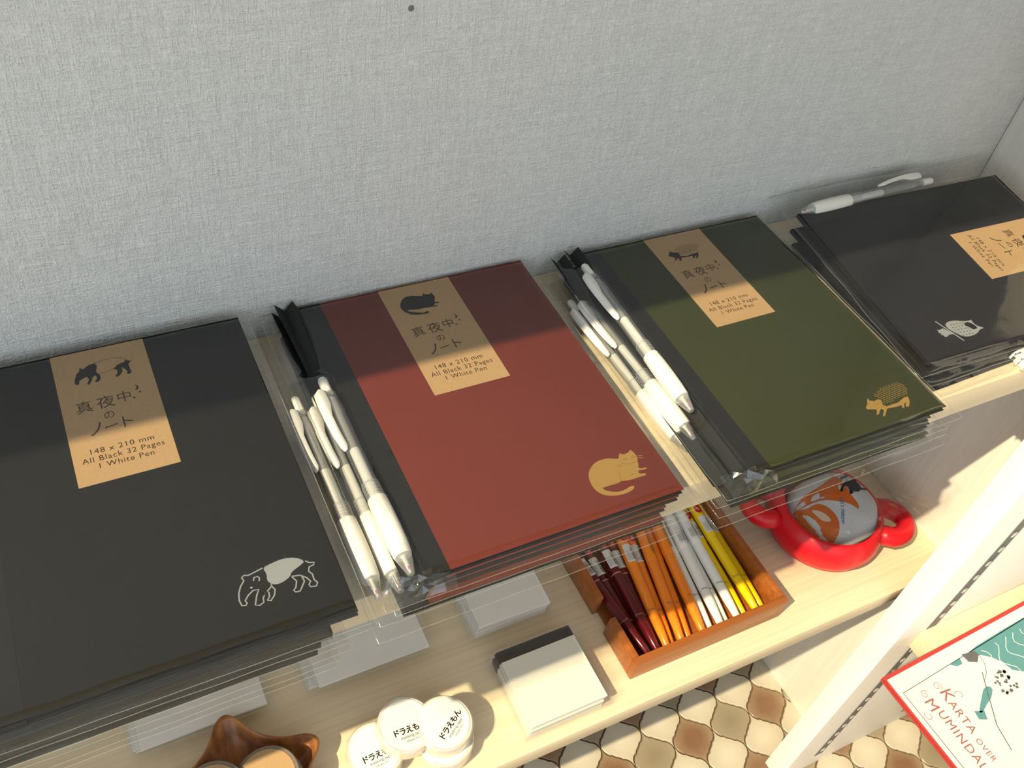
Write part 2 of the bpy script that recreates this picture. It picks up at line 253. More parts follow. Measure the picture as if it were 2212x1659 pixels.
# ---------------------------------------------------------------- mesh helpers
class MB:
    """collects vertices and faces of one part"""
    def __init__(s): s.v = []; s.f = []
    def add(s, v, f):
        o = len(s.v); s.v += [tuple(p) for p in v]; s.f += [tuple(i + o for i in q) for q in f]; return s
    def box(s, x0, x1, y0, y1, z0, z1):
        v = [(x, y, z) for z in (z0, z1) for y in (y0, y1) for x in (x0, x1)]
        return s.add(v, [(0, 2, 3, 1), (4, 5, 7, 6), (0, 1, 5, 4), (2, 6, 7, 3), (0, 4, 6, 2), (1, 3, 7, 5)])
    def lathe(s, prof, seg=24, axis='z', cap=True):
        """profile of (radius, height); axis y or z"""
        v = []; f = []; n = len(prof)
        for r, h in prof:
            for k in range(seg):
                a = 2 * math.pi * k / seg; x, y = r * math.cos(a), r * math.sin(a)
                v.append((x, y, h) if axis == 'z' else (x, h, -y))
        for i in range(n - 1):
            for k in range(seg):
                k2 = (k + 1) % seg
                f.append((i * seg + k, i * seg + k2, (i + 1) * seg + k2, (i + 1) * seg + k))
        if cap:
            f.append(tuple(range(seg))[::-1]); f.append(tuple((n - 1) * seg + k for k in range(seg)))
        return s.add(v, f)
    def flat(s, poly, z):
        """filled outline at height z"""
        tr = tessellate_polygon([[Vector((x, y, 0)) for x, y in poly]])
        out = []
        for t in tr:
            a, b, c = (Vector(poly[i]) for i in t)
            out.append(t if (b - a).cross(c - a) > 0 else t[::-1])
        return s.add([(x, y, z) for x, y in poly], out)
    def prism(s, poly, z0, z1):
        n = len(poly); ar = sum(poly[i][0] * poly[(i + 1) % n][1] - poly[(i + 1) % n][0] * poly[i][1] for i in range(n))
        if ar < 0: poly = poly[::-1]
        v = [(x, y, z0) for x, y in poly] + [(x, y, z1) for x, y in poly]
        f = [tuple(range(n))[::-1], tuple(range(n, 2 * n))] + [(i, (i + 1) % n, n + (i + 1) % n, n + i) for i in range(n)]
        return s.add(v, f)
    def stroke(s, pts, wd, z):
        """ribbon along a polyline"""
        P = [Vector(p) for p in pts]; v = []
        for i, p in enumerate(P):
            d = (P[min(i + 1, len(P) - 1)] - P[max(i - 1, 0)]); d = d.normalized() if d.length > 1e-9 else Vector((1, 0))
            nn = Vector((-d.y, d.x)) * wd / 2
            v += [(p.x - nn.x, p.y - nn.y, z), (p.x + nn.x, p.y + nn.y, z)]
        return s.add(v, [(2 * i, 2 * i + 2, 2 * i + 3, 2 * i + 1) for i in range(len(P) - 1)])
    def tube(s, pts, r, seg=8, closed=False):
        P = [Vector(p) for p in pts]; n = len(P); v = []; f = []
        for i, p in enumerate(P):
            d = (P[(i + 1) % n] - P[i - 1]) if closed else (P[min(i + 1, n - 1)] - P[max(i - 1, 0)])
            d.normalize(); up = Vector((0, 0, 1)) if abs(d.z) < 0.9 else Vector((1, 0, 0))
            a = d.cross(up).normalized(); b = a.cross(d)
            rr = r[i] if isinstance(r, (list, tuple)) else r
            for k in range(seg):
                t = 2 * math.pi * k / seg; v.append(p + a * rr * math.cos(t) + b * rr * math.sin(t))
        for i in range(n if closed else n - 1):
            j = (i + 1) % n
            for k in range(seg): f.append((i * seg + k, i * seg + (k + 1) % seg, j * seg + (k + 1) % seg, j * seg + k))
        if not closed:
            f.append(tuple(range(seg))[::-1]); f.append(tuple((n - 1) * seg + k for k in range(seg)))
        return s.add(v, f)
    def grid(s, fn, nu, nv):
        v = [fn(i / nu, j / nv) for j in range(nv + 1) for i in range(nu + 1)]; k = nu + 1
        return s.add(v, [(j * k + i, j * k + i + 1, (j + 1) * k + i + 1, (j + 1) * k + i) for j in range(nv) for i in range(nu)])
    def tf(s, mtx): s.v = [tuple(mtx @ Vector(p)) for p in s.v]; return s
    def mesh(s, name, smooth=False, bevel=0.0, seg=2):
        me = bpy.data.meshes.new(name); me.from_pydata(s.v, [], s.f); me.update()
        if bevel or smooth:
            bm = bmesh.new(); bm.from_mesh(me)
            if smooth: bmesh.ops.recalc_face_normals(bm, faces=bm.faces)
            if bevel:
                bmesh.ops.bevel(bm, geom=[e for e in bm.edges if len(e.link_faces) == 2 and e.calc_face_angle(0) > 0.6], offset=bevel, segments=seg, affect='EDGES', profile=0.5)
            bm.to_mesh(me); bm.free()
        if smooth:
            me.shade_smooth()
            if smooth is not True: me.set_sharp_from_angle(angle=math.radians(smooth))
        return me
    def build(s, name, mt, parent=None, **kw):
        return obj(name, s.mesh(name, **kw), mt, parent)
def obj(name, me, mt, parent=None):
    if mt is not None and not me.materials: me.materials.append(M[mt])
    o = bpy.data.objects.new(name, me); COL.objects.link(o); o.parent = parent
    return o
def tag(o, label=None, cat=None, group=None, kind=None):
    if label: o['label'] = label
    if cat: o['category'] = cat
    if group: o['group'] = group
    if kind: o['kind'] = kind
    return o
def thing(name, loc, label, cat, group=None, rot=(0, 0, 0)):
    o = bpy.data.objects.new(name, None); COL.objects.link(o)
    o.location = loc; o.rotation_euler = rot; o.empty_display_size = 0.02
    return tag(o, label, cat, group)
_tx = {}
def text_mb(body, size, mtx, bold=False, spacing=1.0):
    """lettering as flat faces, centred on its origin"""
    key = (body, bold, spacing)
    if key not in _tx:
        c = bpy.data.curves.new('lettering', 'FONT'); c.body = body; c.align_x = 'CENTER'; c.align_y = 'CENTER'; c.resolution_u = 3
        c.space_character = spacing
        if bold: c.offset = 0.03
        o = bpy.data.objects.new('lettering', c); COL.objects.link(o); bpy.context.view_layer.update()
        me = bpy.data.meshes.new_from_object(o.evaluated_get(bpy.context.evaluated_depsgraph_get()))
        _tx[key] = ([v.co.copy() for v in me.vertices], [tuple(p.vertices) for p in me.polygons])
        bpy.data.objects.remove(o); bpy.data.curves.remove(c); bpy.data.meshes.remove(me)
    v, f = _tx[key]
    return [mtx @ (p * size) for p in v], f
def at(x, y, z, rot=0.0): return Matrix.Translation((x, y, z)) @ Matrix.Rotation(rot, 4, 'Z')
def mm(pts): return [(a * 0.001, b * 0.001) for a, b in pts]
def inside(p, poly):
    r = False; n = len(poly)
    for i in range(n):
        (x1, y1), (x2, y2) = poly[i], poly[(i + 1) % n]
        if (y1 > p[1]) != (y2 > p[1]) and p[0] < (x2 - x1) * (p[1] - y1) / (y2 - y1) + x1: r = not r
    return r
def smooth_poly(poly, it=1):
    for _ in range(it):
        q = []
        for i in range(len(poly)):
            a, b = poly[i], poly[(i + 1) % len(poly)]
            q += [(a[0] * .75 + b[0] * .25, a[1] * .75 + b[1] * .25), (a[0] * .25 + b[0] * .75, a[1] * .25 + b[1] * .75)]
        poly = q
    return poly
# ---------------------------------------------------------------- the room
ZU, ZL, XP, YF, YW = 0.770, 0.419, 0.742, -0.193, 0.008
wall = tag(MB().box(-1.15, 1.06, YW, YW + 0.1, 0, 3.1).build('wall_back', 'wall'), 'pale grey wall with woven-cloth wallpaper', kind='structure')
hole = MB().lathe([(0.0017, 0), (0.0015, 0.0004), (0.0006, 0.0007)], 10).tf(Matrix.Translation((0.1866, YW, 0.976)) @ Matrix.Rotation(math.pi / 2, 4, 'X')).build('nail_hole', 'nail', wall)
tag(MB().box(0.99, 1.06, -2.3, YW, 0, 3.1).build('wall_right', 'plain_wall'), 'plain pale side wall', kind='structure')
floor = tag(MB().box(-1.15, 1.06, -2.3, YW + 0.1, -0.05, 0.0).build('floor', 'grout'), 'floor of lantern-shaped glazed tiles in brown grout', kind='structure')
tag(MB().box(-1.15, 1.06, -2.3, YW + 0.1, 3.1, 3.15).build('ceiling', 'plain_wall'), 'plain white ceiling', kind='structure')
# daylight comes in through a tall window at the left and a shop front behind the viewer
b = MB().box(-1.15, -1.05, -2.2, YW, 0, 0.45).box(-1.15, -1.05, -2.2, YW, 3.02, 3.1).box(-1.15, -1.05, -0.28, YW, 0.45, 3.02).box(-1.15, -1.05, -2.2, -2.05, 0.45, 3.02)
tag(b.build('wall_left', 'plain_wall'), 'pale wall with a tall window, left of the bookcase', kind='structure')
b = MB().box(-1.15, 1.06, -2.3, -2.2, 0, 0.5).box(-1.15, 1.06, -2.3, -2.2, 2.5, 3.1).box(-1.15, -1.0, -2.3, -2.2, 0.5, 2.5).box(0.9, 1.06, -2.3, -2.2, 0.5, 2.5)
tag(b.build('wall_front', 'plain_wall'), 'pale wall with the wide shop window, behind the viewer', kind='structure')
for nm, q in (('window_1', MB().box(-1.14, -1.06, -2.05, -2.0, 0.45, 3.02).box(-1.14, -1.06, -0.31, -0.28, 0.45, 3.02).box(-1.14, -1.06, -2.0, -0.31, 0.45, 0.50)), ('window_2', MB().box(-1.0, 0.9, -2.29, -2.21, 0.5, 0.55).box(-1.0, 0.9, -2.29, -2.21, 2.45, 2.5).box(-1.0, -0.95, -2.29, -2.21, 0.55, 2.45).box(0.85, 0.9, -2.29, -2.21, 0.55, 2.45))):
    tag(q.build(nm, 'white_board'), 'white window frame', kind='structure')
# lantern tiles
TWX, THY = 0.0613, 0.0744
def lantern(scale):
    q = []
    P0, P1, P2, P3 = Vector((0, THY / 2)), Vector((0, THY * 0.27)), Vector((TWX / 2, THY * 0.23)), Vector((TWX / 2, 0))
    N = 14
    for i in range(N):
        t = i / N
        p = P0 * (1 - t) ** 3 + P1 * 3 * t * (1 - t) ** 2 + P2 * 3 * t * t * (1 - t) + P3 * t ** 3
        d = (P1 - P0) * (1 - t) ** 2 + (P2 - P1) * 2 * t * (1 - t) + (P3 - P2) * t * t
        nn = Vector((-d.y, d.x)).normalized()
        k = 0.0012 * (math.exp(-((t - 0.36) / 0.05) ** 2) - math.exp(-((t - 0.64) / 0.05) ** 2))
        q.append(p + nn * k)
    full = [(p.x, p.y) for p in q]
    full += [(p.x, -p.y) for p in ([P3] + q[::-1])][:-1]
    full += [(-p.x, -p.y) for p in q]
    full += [(-p.x, p.y) for p in ([P3] + q[::-1])][:-1]
    return [(x * scale, y * scale) for x, y in full]
def tile_mb(dx=0.0, dy=0.0):
    b = MB(); a = lantern(0.955); c = lantern(0.925); n = len(a)
    b.add([(x + dx, y + dy, 0.0) for x, y in a] + [(x + dx, y + dy, 0.0022) for x, y in a] + [(x + dx, y + dy, 0.0030) for x, y in c],
          [(i, n + i, n + (i + 1) % n, (i + 1) % n) for i in range(n)] + [(n + i, 2 * n + i, 2 * n + (i + 1) % n, n + (i + 1) % n) for i in range(n)] + [tuple(range(2 * n, 3 * n))[::-1]])
    return b
tile_me = {}
for k in ('tile_white', 'tile_taupe', 'tile_brown'):
    me = tile_mb().mesh('tile'); me.materials.append(M[k]); tile_me[k] = me
rest = {k: MB() for k in tile_me}
X0, Y0 = 0.5530, -0.0935
for j in range(-46, 3):
    for i in range(-38, 9):
        x = X0 + i * TWX + (TWX / 2 if j % 2 else 0); y = Y0 + j * THY / 2
        if x > 0.96 or y > -0.02 or x < -1.01 or y < -1.7: continue
        k = 'tile_white' if j % 2 == 0 else ('tile_brown' if ((i + (j // 2)) % 2) else 'tile_taupe')
        if 0.22 < x < 0.96 and -0.62 < y < -0.02:
            o = obj('tile', tile_me[k], None, floor); o.location = (x, y, 0)
        else: rest[k].add(*(lambda b: (b.v, b.f))(tile_mb(x, y)))
for k, b in rest.items(): tag(b.build('tile_field', k, floor), kind='stuff')

# ---------------------------------------------------------------- bookcase against the wall
bk = thing('bookcase', (0, 0, 0), 'pale wood bookcase with notebooks on its middle shelf, against the papered wall', 'bookcase')
for z, y0, th in ((ZL, -0.1895, 0.023), (ZU, YF, 0.026), (1.335, YF, 0.026), (1.70, YF, 0.026)):
    MB().box(-0.925, XP, y0, YW - 0.0005, z - th, z).build('shelf', 'pale_x', bk, bevel=0.0012, smooth=40)
for x in (-0.95, XP): MB().box(x, x + 0.025, YF - 0.001, YW - 0.0005, 0.0, 1.74).build('side_panel', 'pale_z', bk, bevel=0.001, smooth=40)
# ---------------------------------------------------------------- white bookcase at the right
bw = thing('bookcase', (0, 0, 0), 'white bookcase with slotted metal strips, standing at right against the side wall', 'bookcase')
for y in (-0.2224, -1.05): MB().box(0.6545, 0.955, y, y + 0.0269, 0.003, 1.65).build('side_panel', 'white_board', bw, bevel=0.001, smooth=40)
for z, x in ((0.372, 0.691), (1.64, 0.660)): MB().box(x, 0.95, -1.0231, -0.2224, z - 0.030, z).build('shelf', 'pale_x', bw, bevel=0.001, smooth=40)
for x in (0.6995, 0.8520):
    st = MB().box(x, x + 0.013, -0.2232, -0.2220, 0.042, 1.58).build('slot_strip', 'strip', bw)
    me = MB().box(-0.0022, 0.0022, -0.0008, 0.0006, -0.0030, 0.0030).add([(-0.0030, -0.0011, 0.0040), (0.0030, -0.0011, 0.0040), (0.0030, -0.0018, 0.0058), (-0.0030, -0.0018, 0.0058)], [(0, 1, 2, 3)]).mesh('slot'); me.materials.append(M['slot_metal'])
    for i in range(60):
        z = 0.058 + i * 0.0242
        if abs(z - 0.357) < 0.02: continue
        o = obj('slot', me, None, st); o.location = (x + 0.0065, -0.2232, z)

# ---------------------------------------------------------------- notebooks in clear bags
NW, NH, NT = 0.157, 0.209, 0.0042
def bag_mesh(pen_y0, pen_y1, seed, bulge=0.0105, xa=-0.183):
    rnd = random.Random(seed); ph = [rnd.uniform(0, 6.28) for _ in range(12)]
    xb, ya, yb = 0.006, -0.010, NH + 0.0015
    def fn(u, v):
        x = xa + (xb - xa) * u; y = ya + (yb - ya) * v
        s = lambda e0, e1, t: (lambda q: q * q * (3 - 2 * q))(min(1, max(0, (t - e0) / (e1 - e0))))
        nb = s(-0.164, -0.157, x) * (1 - s(0.0, 0.003, x)) * s(-0.004, 0.0, y) * (1 - s(NH, NH + 0.002, y))
        pen = s(-0.182, -0.172, x) * (1 - s(-0.162, -0.152, x)) * s(pen_y0 - 0.012, pen_y0 + 0.004, y) * (1 - s(pen_y1 - 0.004, pen_y1 + 0.012, y))
        z = max(0.0016 + (NT + 0.00035 - 0.0016) * nb, 0.0016 + (bulge - 0.0016) * pen)
        edge = 1 - nb
        z += edge * 0.0004 * (math.sin(x * 130 + y * 90 + ph[0]) + math.sin(y * 210 - x * 120 + ph[1]) * 0.6)
        z += 0.00012 * (1 + math.sin(x * 60 + y * 95 + ph[2]) + 0.6 * math.sin(x * 170 - y * 60 + ph[3])) * nb
        return (x, y, max(z, 0.0003))
    b = MB(); b.grid(fn, 54, 60)
    n = 200
    rim = [fn(i / 20, 0) for i in range(21)] + [fn(1, j / 20) for j in range(1, 21)] + [fn(1 - i / 20, 1) for i in range(1, 21)] + [fn(0, 1 - j / 20) for j in range(1, 20)]
    return b, rim
def label_part(root, animal, zt):
    lb = MB().box(-0.1045, -0.0550, 0.1120, 0.2080, zt, zt + 0.00018).build('label', 'kraft', root)
    tag(lb, 'kraft paper label strip')
    z = zt + 0.00026; ox, oy = -0.1045, 0.1120
    t = MB()
    for ch, (x, y), s, r in (('真', (11.2, 52.6), 9.0, 0.05), ('夜', (22.2, 53.0), 9.6, 0.0), ('中', (31.8, 54.0), 8.4, 0.0), ('の', (22.3, 43.6), 6.4, 0.1), ('ノ', (14.6, 35.4), 10.5, 0.1), ('ー', (22.0, 35.2), 8.0, 0.15), ('ト', (29.5, 35.8), 9.6, 0.0)):
        t.add(*text_mb(ch, s * 0.001, at(ox + x * .001, oy + y * .001, z, r), False))
    for s, x, y, k in (('148 x 210 mm', 24.3, 21.0, 5.0), ('All Black 32 Pages', 24.5, 15.8, 4.9), ('1 White Pen', 24.7, 10.8, 4.9)):
        t.add(*text_mb(s, k * .001, at(ox + x * .001, oy + y * .001, z), False, 1.12))
    arc = [(38.2 + 2.0 * math.cos(a), 59.2 + 2.0 * math.sin(a)) for a in [-1.5 + i * 0.28 for i in range(11)]]
    arc += [(37.3 + 1.9 * math.cos(a), 59.6 + 1.6 * math.sin(a)) for a in [1.1 - i * 0.26 for i in range(9)]]
    t.flat([(ox + a * .001, oy + b * .001) for a, b in arc], z)
    for a, b in ((40.2, 55.3), (36.6, 52.0)):
        t.flat([(ox + a * .001 + 0.0008 * math.cos(k), oy + b * .001 + 0.0008 * math.sin(k)) for k in (0.4, 2.2, 3.6, 5.0)], z)
    pr = t.build('lettering', 'kraft_ink', lb); tag(pr, 'dark brown printed lettering')
    off = lambda P: [(ox + a * .001, oy + b * .001) for a, b in P]
    a = MB()
    if animal == 'cat': a.flat(off(D['cat_label']), z)
    elif animal == 'tapir':
        for P in D['tapir_label']: a.flat(off(P), z)
        for P in D['tapir_label_lines']: a.stroke(off(P), 0.00025, z)
    elif animal == 'hedgehog':
        a.flat(off(D['hog_label']), z); dashes(a, off(D['hog_label_dome']), z, 0.00125, 0.0026, 0.0004)
    elif animal == 'owl':
        P = [(p[0] * .001 + 0.0 , p[1] * .001) for p in D['owl']]
        a.flat([(x * 0.9 - 0.062, y * 0.9 + 0.138) for x, y in P], z)
    tag(a.build('animal_print', 'black_ink', lb), 'black printed ' + animal)
    return lb
def dashes(b, poly, z, dx, dy, wd):
    xs = [p[0] for p in poly]; ys = [p[1] for p in poly]; r = 0
    x = min(xs)
    while x < max(xs):
        y = min(ys) + (r % 2) * dy / 2
        while y < max(ys):
            a = (x, y); c = (x + dx * 0.45, y - dy * 0.62)
            if inside(a, poly) and inside(c, poly): b.stroke([a, c], wd, z)
            y += dy
        x += dx; r += 1
def emblem_part(root, animal, zt):
    z = zt + 0.00006; z2 = zt + 0.00010
    if animal == 'cat':
        e = MB().flat(smooth_poly(mm(D['cat'])), z)
        for P in D['cat_whisk']: e.stroke(mm(P), 0.00035, z)
        e = e.build('emblem', 'gold', root); tag(e, 'gold foil cat lying down')
        l = MB()
        for P in D['cat_lines']: l.stroke(mm(P), 0.00028, z2)
        l.build('emblem_line', 'gold_line', e)
    elif animal == 'tapir':
        e = MB().flat(smooth_poly(mm(D['tapir'])), z)
        for P in D['tapir_lines']: e.stroke(mm(P), 0.0007, z)
        tag(e.build('emblem', 'silver', root), 'silver foil tapir with outlined head and legs')
    elif animal == 'hedgehog':
        e = MB().flat(mm(D['hog']), z); dashes(e, mm(D['hog_dome']), z, 0.0012, 0.0028, 0.00042)
        e = e.build('emblem', 'gold', root); tag(e, 'gold foil hedgehog with dashed spines')
        l = MB().stroke([(-0.0415, 0.0186), (-0.0445, 0.0172), (-0.0462, 0.0180)], 0.0003, z2).stroke([(-0.0462, 0.0205), (-0.0438, 0.0190)], 0.0003, z2)
        l.build('emblem_line', 'gold_line', e)
    elif animal == 'owl':
        e = MB().flat(smooth_poly(mm(D['owl'])), z).flat(mm(D['owl_tail']), z).stroke(mm(D['owl_branch']), 0.0011, z)
        e = e.build('emblem', 'silver', root); tag(e, 'silver foil owl on a branch')
        l = MB().flat(mm(D['owl_mask']), z2)
        for i in range(5):
            for k in range(5):
                l.stroke([(-0.0268 + i * 0.0026 + k * 0.0003, 0.0440 + k * 0.0028), (-0.0258 + i * 0.0026 + k * 0.0003, 0.0446 + k * 0.0028)], 0.0006, z2)
        l.build('emblem_line', 'cover_owl', e)
q = random.Random(21); jz = [[q.uniform(-1, 1) for _ in range(12)] for _ in range(12)]
def crf(u, v):
    i, j = round(u * 9), round(v * 6); e = min(u, 1 - u, v, 1 - v) * 4
    return (-0.176 + 0.034 * u + 0.0010 * jz[i][j] , -0.0098 + 0.0165 * v + 0.0008 * jz[j][i], 0.0022 + min(1, e) * (0.0030 + 0.0024 * jz[j][i + 1]))
CRUMPLE = MB().grid(crf, 9, 6).mesh('bag_crumple'); CRUMPLE.materials.append(M['crumple'])
NB_MESH = {}
BAGS = []
for sd, (p0, p1, bg_, xa_) in enumerate(((0.004, 0.145, 0.0115, -0.181), (0.052, 0.192, 0.0095, -0.181), (0.010, 0.150, 0.0105, -0.181), (0.01, 0.15, 0.0018, -0.174))):
    b, rim = bag_mesh(p0, p1, sd, bg_, xa_)
    BAGS.append((b.mesh('bag', smooth=True), MB().tube(rim, 0.00022, 5, True).mesh('bag_seam', smooth=True)))
    BAGS[-1][0].materials.append(M['film']); BAGS[-1][1].materials.append(M['film_edge'])
def notebook(animal, loc, rot, label, group, top=False, bag=0, wing=False):
    cov = {'tapir': 'cover_tapir', 'cat': 'cover_cat', 'hedgehog': 'cover_hog', 'owl': 'cover_owl'}[animal]
    r = thing('notebook', loc, label, 'notebook', group, rot)
    key = animal
    if key not in NB_MESH:
        d = {}
        d['back_cover'] = (MB().box(-NW + 0.001, 0, 0, NH, 0.0002, 0.0007).mesh('back_cover'), 'spine')
        d['pages'] = (MB().box(-NW + 0.002, -0.0012, 0.0010, NH - 0.001, 0.0007, NT - 0.0006).mesh('pages'), 'black_paper')
        d['cover'] = (MB().box(-NW + 0.003, 0, 0, NH, NT - 0.0006, NT).mesh('cover', bevel=0.00018, smooth=40), cov)
        d['spine_tape'] = (MB().prism([(-NW, 0.0002), (-NW + 0.0018, 0.0000), (-NW + 0.014, 0.0000), (-NW + 0.014, NT + 0.00010), (-NW + 0.0012, NT + 0.00010), (-NW, NT - 0.0012)], 0, NH).tf(Matrix(((1, 0, 0, 0), (0, 0, 1, 0), (0, 1, 0, 0), (0, 0, 0, 1)))).mesh('spine_tape'), 'spine')
        for k, (me, mt) in d.items(): me.materials.append(M[mt])
        NB_MESH[key] = d
    for k, (me, mt) in NB_MESH[key].items():
        if k == 'spine_tape':
            o = obj(k, me, None, r)
        else: obj(k, me, None, r)
    if top: label_part(r, animal, NT); emblem_part(r, animal, NT)
    if wing:   # folded black card that holds the pen, open zigzag at its far end
        A = [(-0.1715, 0.0110), (-0.1655, 0.0048), (-0.1600, 0.0112), (-0.1572, 0.0052)]
        B = [(-0.1672, 0.0016), (-0.1645, 0.0006), (-0.1600, 0.0010), (-0.1572, 0.0016)]
        def fn(u, v):
            i = min(2, int(u * 3)); f = u * 3 - i
            k = min(1, max(0, (v - 0.62) / 0.38)); k = k * k * (3 - 2 * k)
            p = [A[i + d][c] * k + B[i + d][c] * (1 - k) for d in (0, 1) for c in (0, 1)]
            return (p[0] * (1 - f) + p[2] * f, 0.004 + (NH - 0.004) * v, p[1] * (1 - f) + p[3] * f)
        b = MB().grid(fn, 3, 24); o = len(b.v)
        b.add([(x, y, z - 0.0003) for x, y, z in b.v], [tuple(q[::-1]) for q in b.f])
        tag(b.build('pen_card', 'pen_card', r), 'folded black card beside the spine')
    bo = obj('bag', BAGS[bag][0], None, r); tag(bo, 'clear plastic bag')
    obj('bag_seam', BAGS[bag][1], None, bo)
    if top and animal in ('cat', 'hedgehog'):   # gathered film at the near corner by the pen
        obj('bag_crumple', CRUMPLE, None, bo)
    return r
rnd = random.Random(11)
ORD = ['topmost', 'second', 'third', 'fourth', 'fifth', 'lowest']
def stack(animal, x, y, ztop, n, what, group, bag, spread=0.004, offs=None):
    dz = (ztop - ZU) / n
    for i in range(n):
        j = 0 if i == 0 else 1
        ox, oy, rz = (0, 0, 0) if i == 0 else (offs[i - 1] if offs else (rnd.uniform(-spread, spread), rnd.uniform(-0.004, 0.001), rnd.uniform(-0.012, 0.012)))
        z = ztop - NT - 0.00005 - i * dz
        if i == 0: lab = what[0]
        elif i == n - 1: lab = 'bottom notebook of the stack under the %s' % what[1]
        else: lab = '%s notebook down from the top in the stack under the %s' % (ORD[i], what[1])
        notebook(animal, (x + ox, y + oy, z), (0, 0, rz), lab, group, i == 0, bag if i == 0 else 3, i <= 1)
stack('tapir', 0.0800, -0.2117, 0.800, 6, ('charcoal notebook with a silver tapir, on top of the leftmost stack', 'silver tapir notebook'), 'bagged tapir notebooks', 0, offs=[(0.001, -0.0005, 0.0), (-0.014, -0.001, 0.004), (-0.012, -0.002, -0.004), (-0.018, -0.0025, 0.003), (-0.020, -0.003, 0.0)])
stack('cat', 0.2755, -0.2045, 0.790, 4, ('brick red notebook with a gold cat, on top of its stack', 'brick red cat notebook'), 'bagged cat notebooks', 0, offs=[(-0.002, -0.0005, 0.001), (-0.010, -0.0015, -0.004), (-0.013, -0.0060, 0.003)])
stack('hedgehog', 0.4783, -0.2085, 0.788, 4, ('moss green notebook with a gold hedgehog, on top of its stack', 'moss green hedgehog notebook'), 'bagged hedgehog notebooks', 1, offs=[(-0.012, -0.0015, -0.010), (-0.012, -0.0030, 0.004), (-0.014, -0.0070, 0.0)])
# owl notebooks lie turned, spine to the wall, raised at the back by their pens
TILT = math.radians(5.0)
for i, (dx, dy, rz) in enumerate(((0, 0, -1.5), (-0.003, -0.006, 0.0), (0.001, -0.013, 1.5))):
    z = 0.7833 - 0.0046 * i; t = (1 - i * 0.3) * TILT
    lab = 'navy black notebook with a silver owl, lying sideways on top of its stack' if i == 0 else ('bottom notebook of the stack under the silver owl notebook' if i == 2 else '%s notebook down from the top in the stack under the silver owl notebook' % ORD[i])
    R = Matrix.Rotation(math.radians(rz), 4, 'Z') @ Matrix.Rotation(t, 4, 'X') @ Matrix.Rotation(-math.pi / 2, 4, 'Z')
    p = Vector((0.4980 + dx, -0.1725 + dy, z - NT + 0.0004))
    notebook('owl', p, R.to_euler(), lab, 'bagged owl notebooks', i == 0, 2 if i == 0 else 3, False)

# ---------------------------------------------------------------- white gel pens
def pen_parts():
    P = {}
    P['tip_cone'] = (MB().lathe([(0.0016, 0), (0.0019, 0.0004), (0.0033, 0.0055), (0.0045, 0.0108), (0.0047, 0.0115)], 20, 'y').mesh('tip_cone', smooth=40), 'cone')
    P['refill'] = (MB().lathe([(0.0004, 0.0012), (0.0006, 0.003), (0.0010, 0.0042), (0.0012, 0.010), (0.0021, 0.0114), (0.0021, 0.050), (0.0029, 0.052), (0.0029, 0.0845)], 14, 'y').mesh('refill', smooth=40), 'white_plastic')
    P['refill_tail'] = (MB().lathe([(0.0026, 0.0845), (0.0026, 0.112), (0.0030, 0.1125), (0.0030, 0.124)], 14, 'y').mesh('refill_tail', smooth=40), 'refill')
    P['grip'] = (MB().lathe([(0.0046, 0.0112), (0.0050, 0.0125), (0.0055, 0.020), (0.0057, 0.030), (0.0056, 0.040), (0.0053, 0.0490), (0.0049, 0.0495)], 24, 'y').mesh('grip', smooth=50), 'rubber')
    pr = []
    for k in range(5): y = 0.0495 + k * 0.0021; pr += [(0.0050, y), (0.0050, y + 0.0013), (0.0045, y + 0.0015), (0.0045, y + 0.0020)]
    P['collar'] = (MB().lathe(pr + [(0.0046, 0.0600)], 22, 'y').mesh('collar', smooth=30), 'cone')
    P['barrel'] = (MB().lathe([(0.0045, 0.0600), (0.0045, 0.1120), (0.0049, 0.1130), (0.0049, 0.1180), (0.0044, 0.1190), (0.0043, 0.1275), (0.0036, 0.1290)], 22, 'y').mesh('barrel', smooth=40), 'clear')
    P['button'] = (MB().lathe([(0.0029, 0.1285), (0.0029, 0.1395), (0.0022, 0.1412)], 18, 'y').mesh('button', smooth=40), 'white_plastic')
    b = MB()
    def sec(y, h0, h1, wd): return [(-wd, y, h0), (wd, y, h0), (wd * 0.8, y, h1), (-wd * 0.8, y, h1)]
    L = [sec(0.0835, 0.0052, 0.0066, 0.0012), sec(0.0865, 0.0046, 0.0074, 0.0020), sec(0.095, 0.0058, 0.0088, 0.0024), sec(0.108, 0.0066, 0.0096, 0.0027), sec(0.118, 0.0040, 0.0098, 0.0028), sec(0.1275, 0.0040, 0.0090, 0.0026), sec(0.1300, 0.0044, 0.0074, 0.0020)]
    v = [p for s in L for p in s]; f = [(0, 1, 2, 3), (24, 27, 26, 25)]
    for i in range(6):
        for k in range(4): f.append((i * 4 + k, (i + 1) * 4 + k, (i + 1) * 4 + (k + 1) % 4, i * 4 + (k + 1) % 4))
    P['clip'] = (b.add(v, f).mesh('clip', smooth=40, bevel=0.0004), 'white_plastic')
    P['tip_seal'] = (MB().lathe([(0.0009, 0.0030), (0.0013, 0.0034), (0.0013, 0.0044), (0.0009, 0.0048)], 12, 'y').mesh('tip_seal', smooth=True), 'red_dot')
    for k, (me, mt) in P.items(): me.materials.append(M[mt])
    return P
PENP = pen_parts()
def gel_pen(tip, tail, roll, label, group):
    """roll turns the clip about the pen's axis; 0 = clip up"""
    d = (Vector(tail) - Vector(tip)).normalized(); up = Vector((0, 0, 1)); x = d.cross(up).normalized(); up = x.cross(d)
    R = Matrix((x, d, up)).transposed().to_4x4() @ Matrix.Rotation(roll, 4, 'Y')
    r = thing('gel_pen', tip, label, 'pen', group, R.to_euler())
    for k, (me, mt) in PENP.items(): obj(k, me, None, r)
    return r
PG = 'white gel pens bagged with the notebooks'
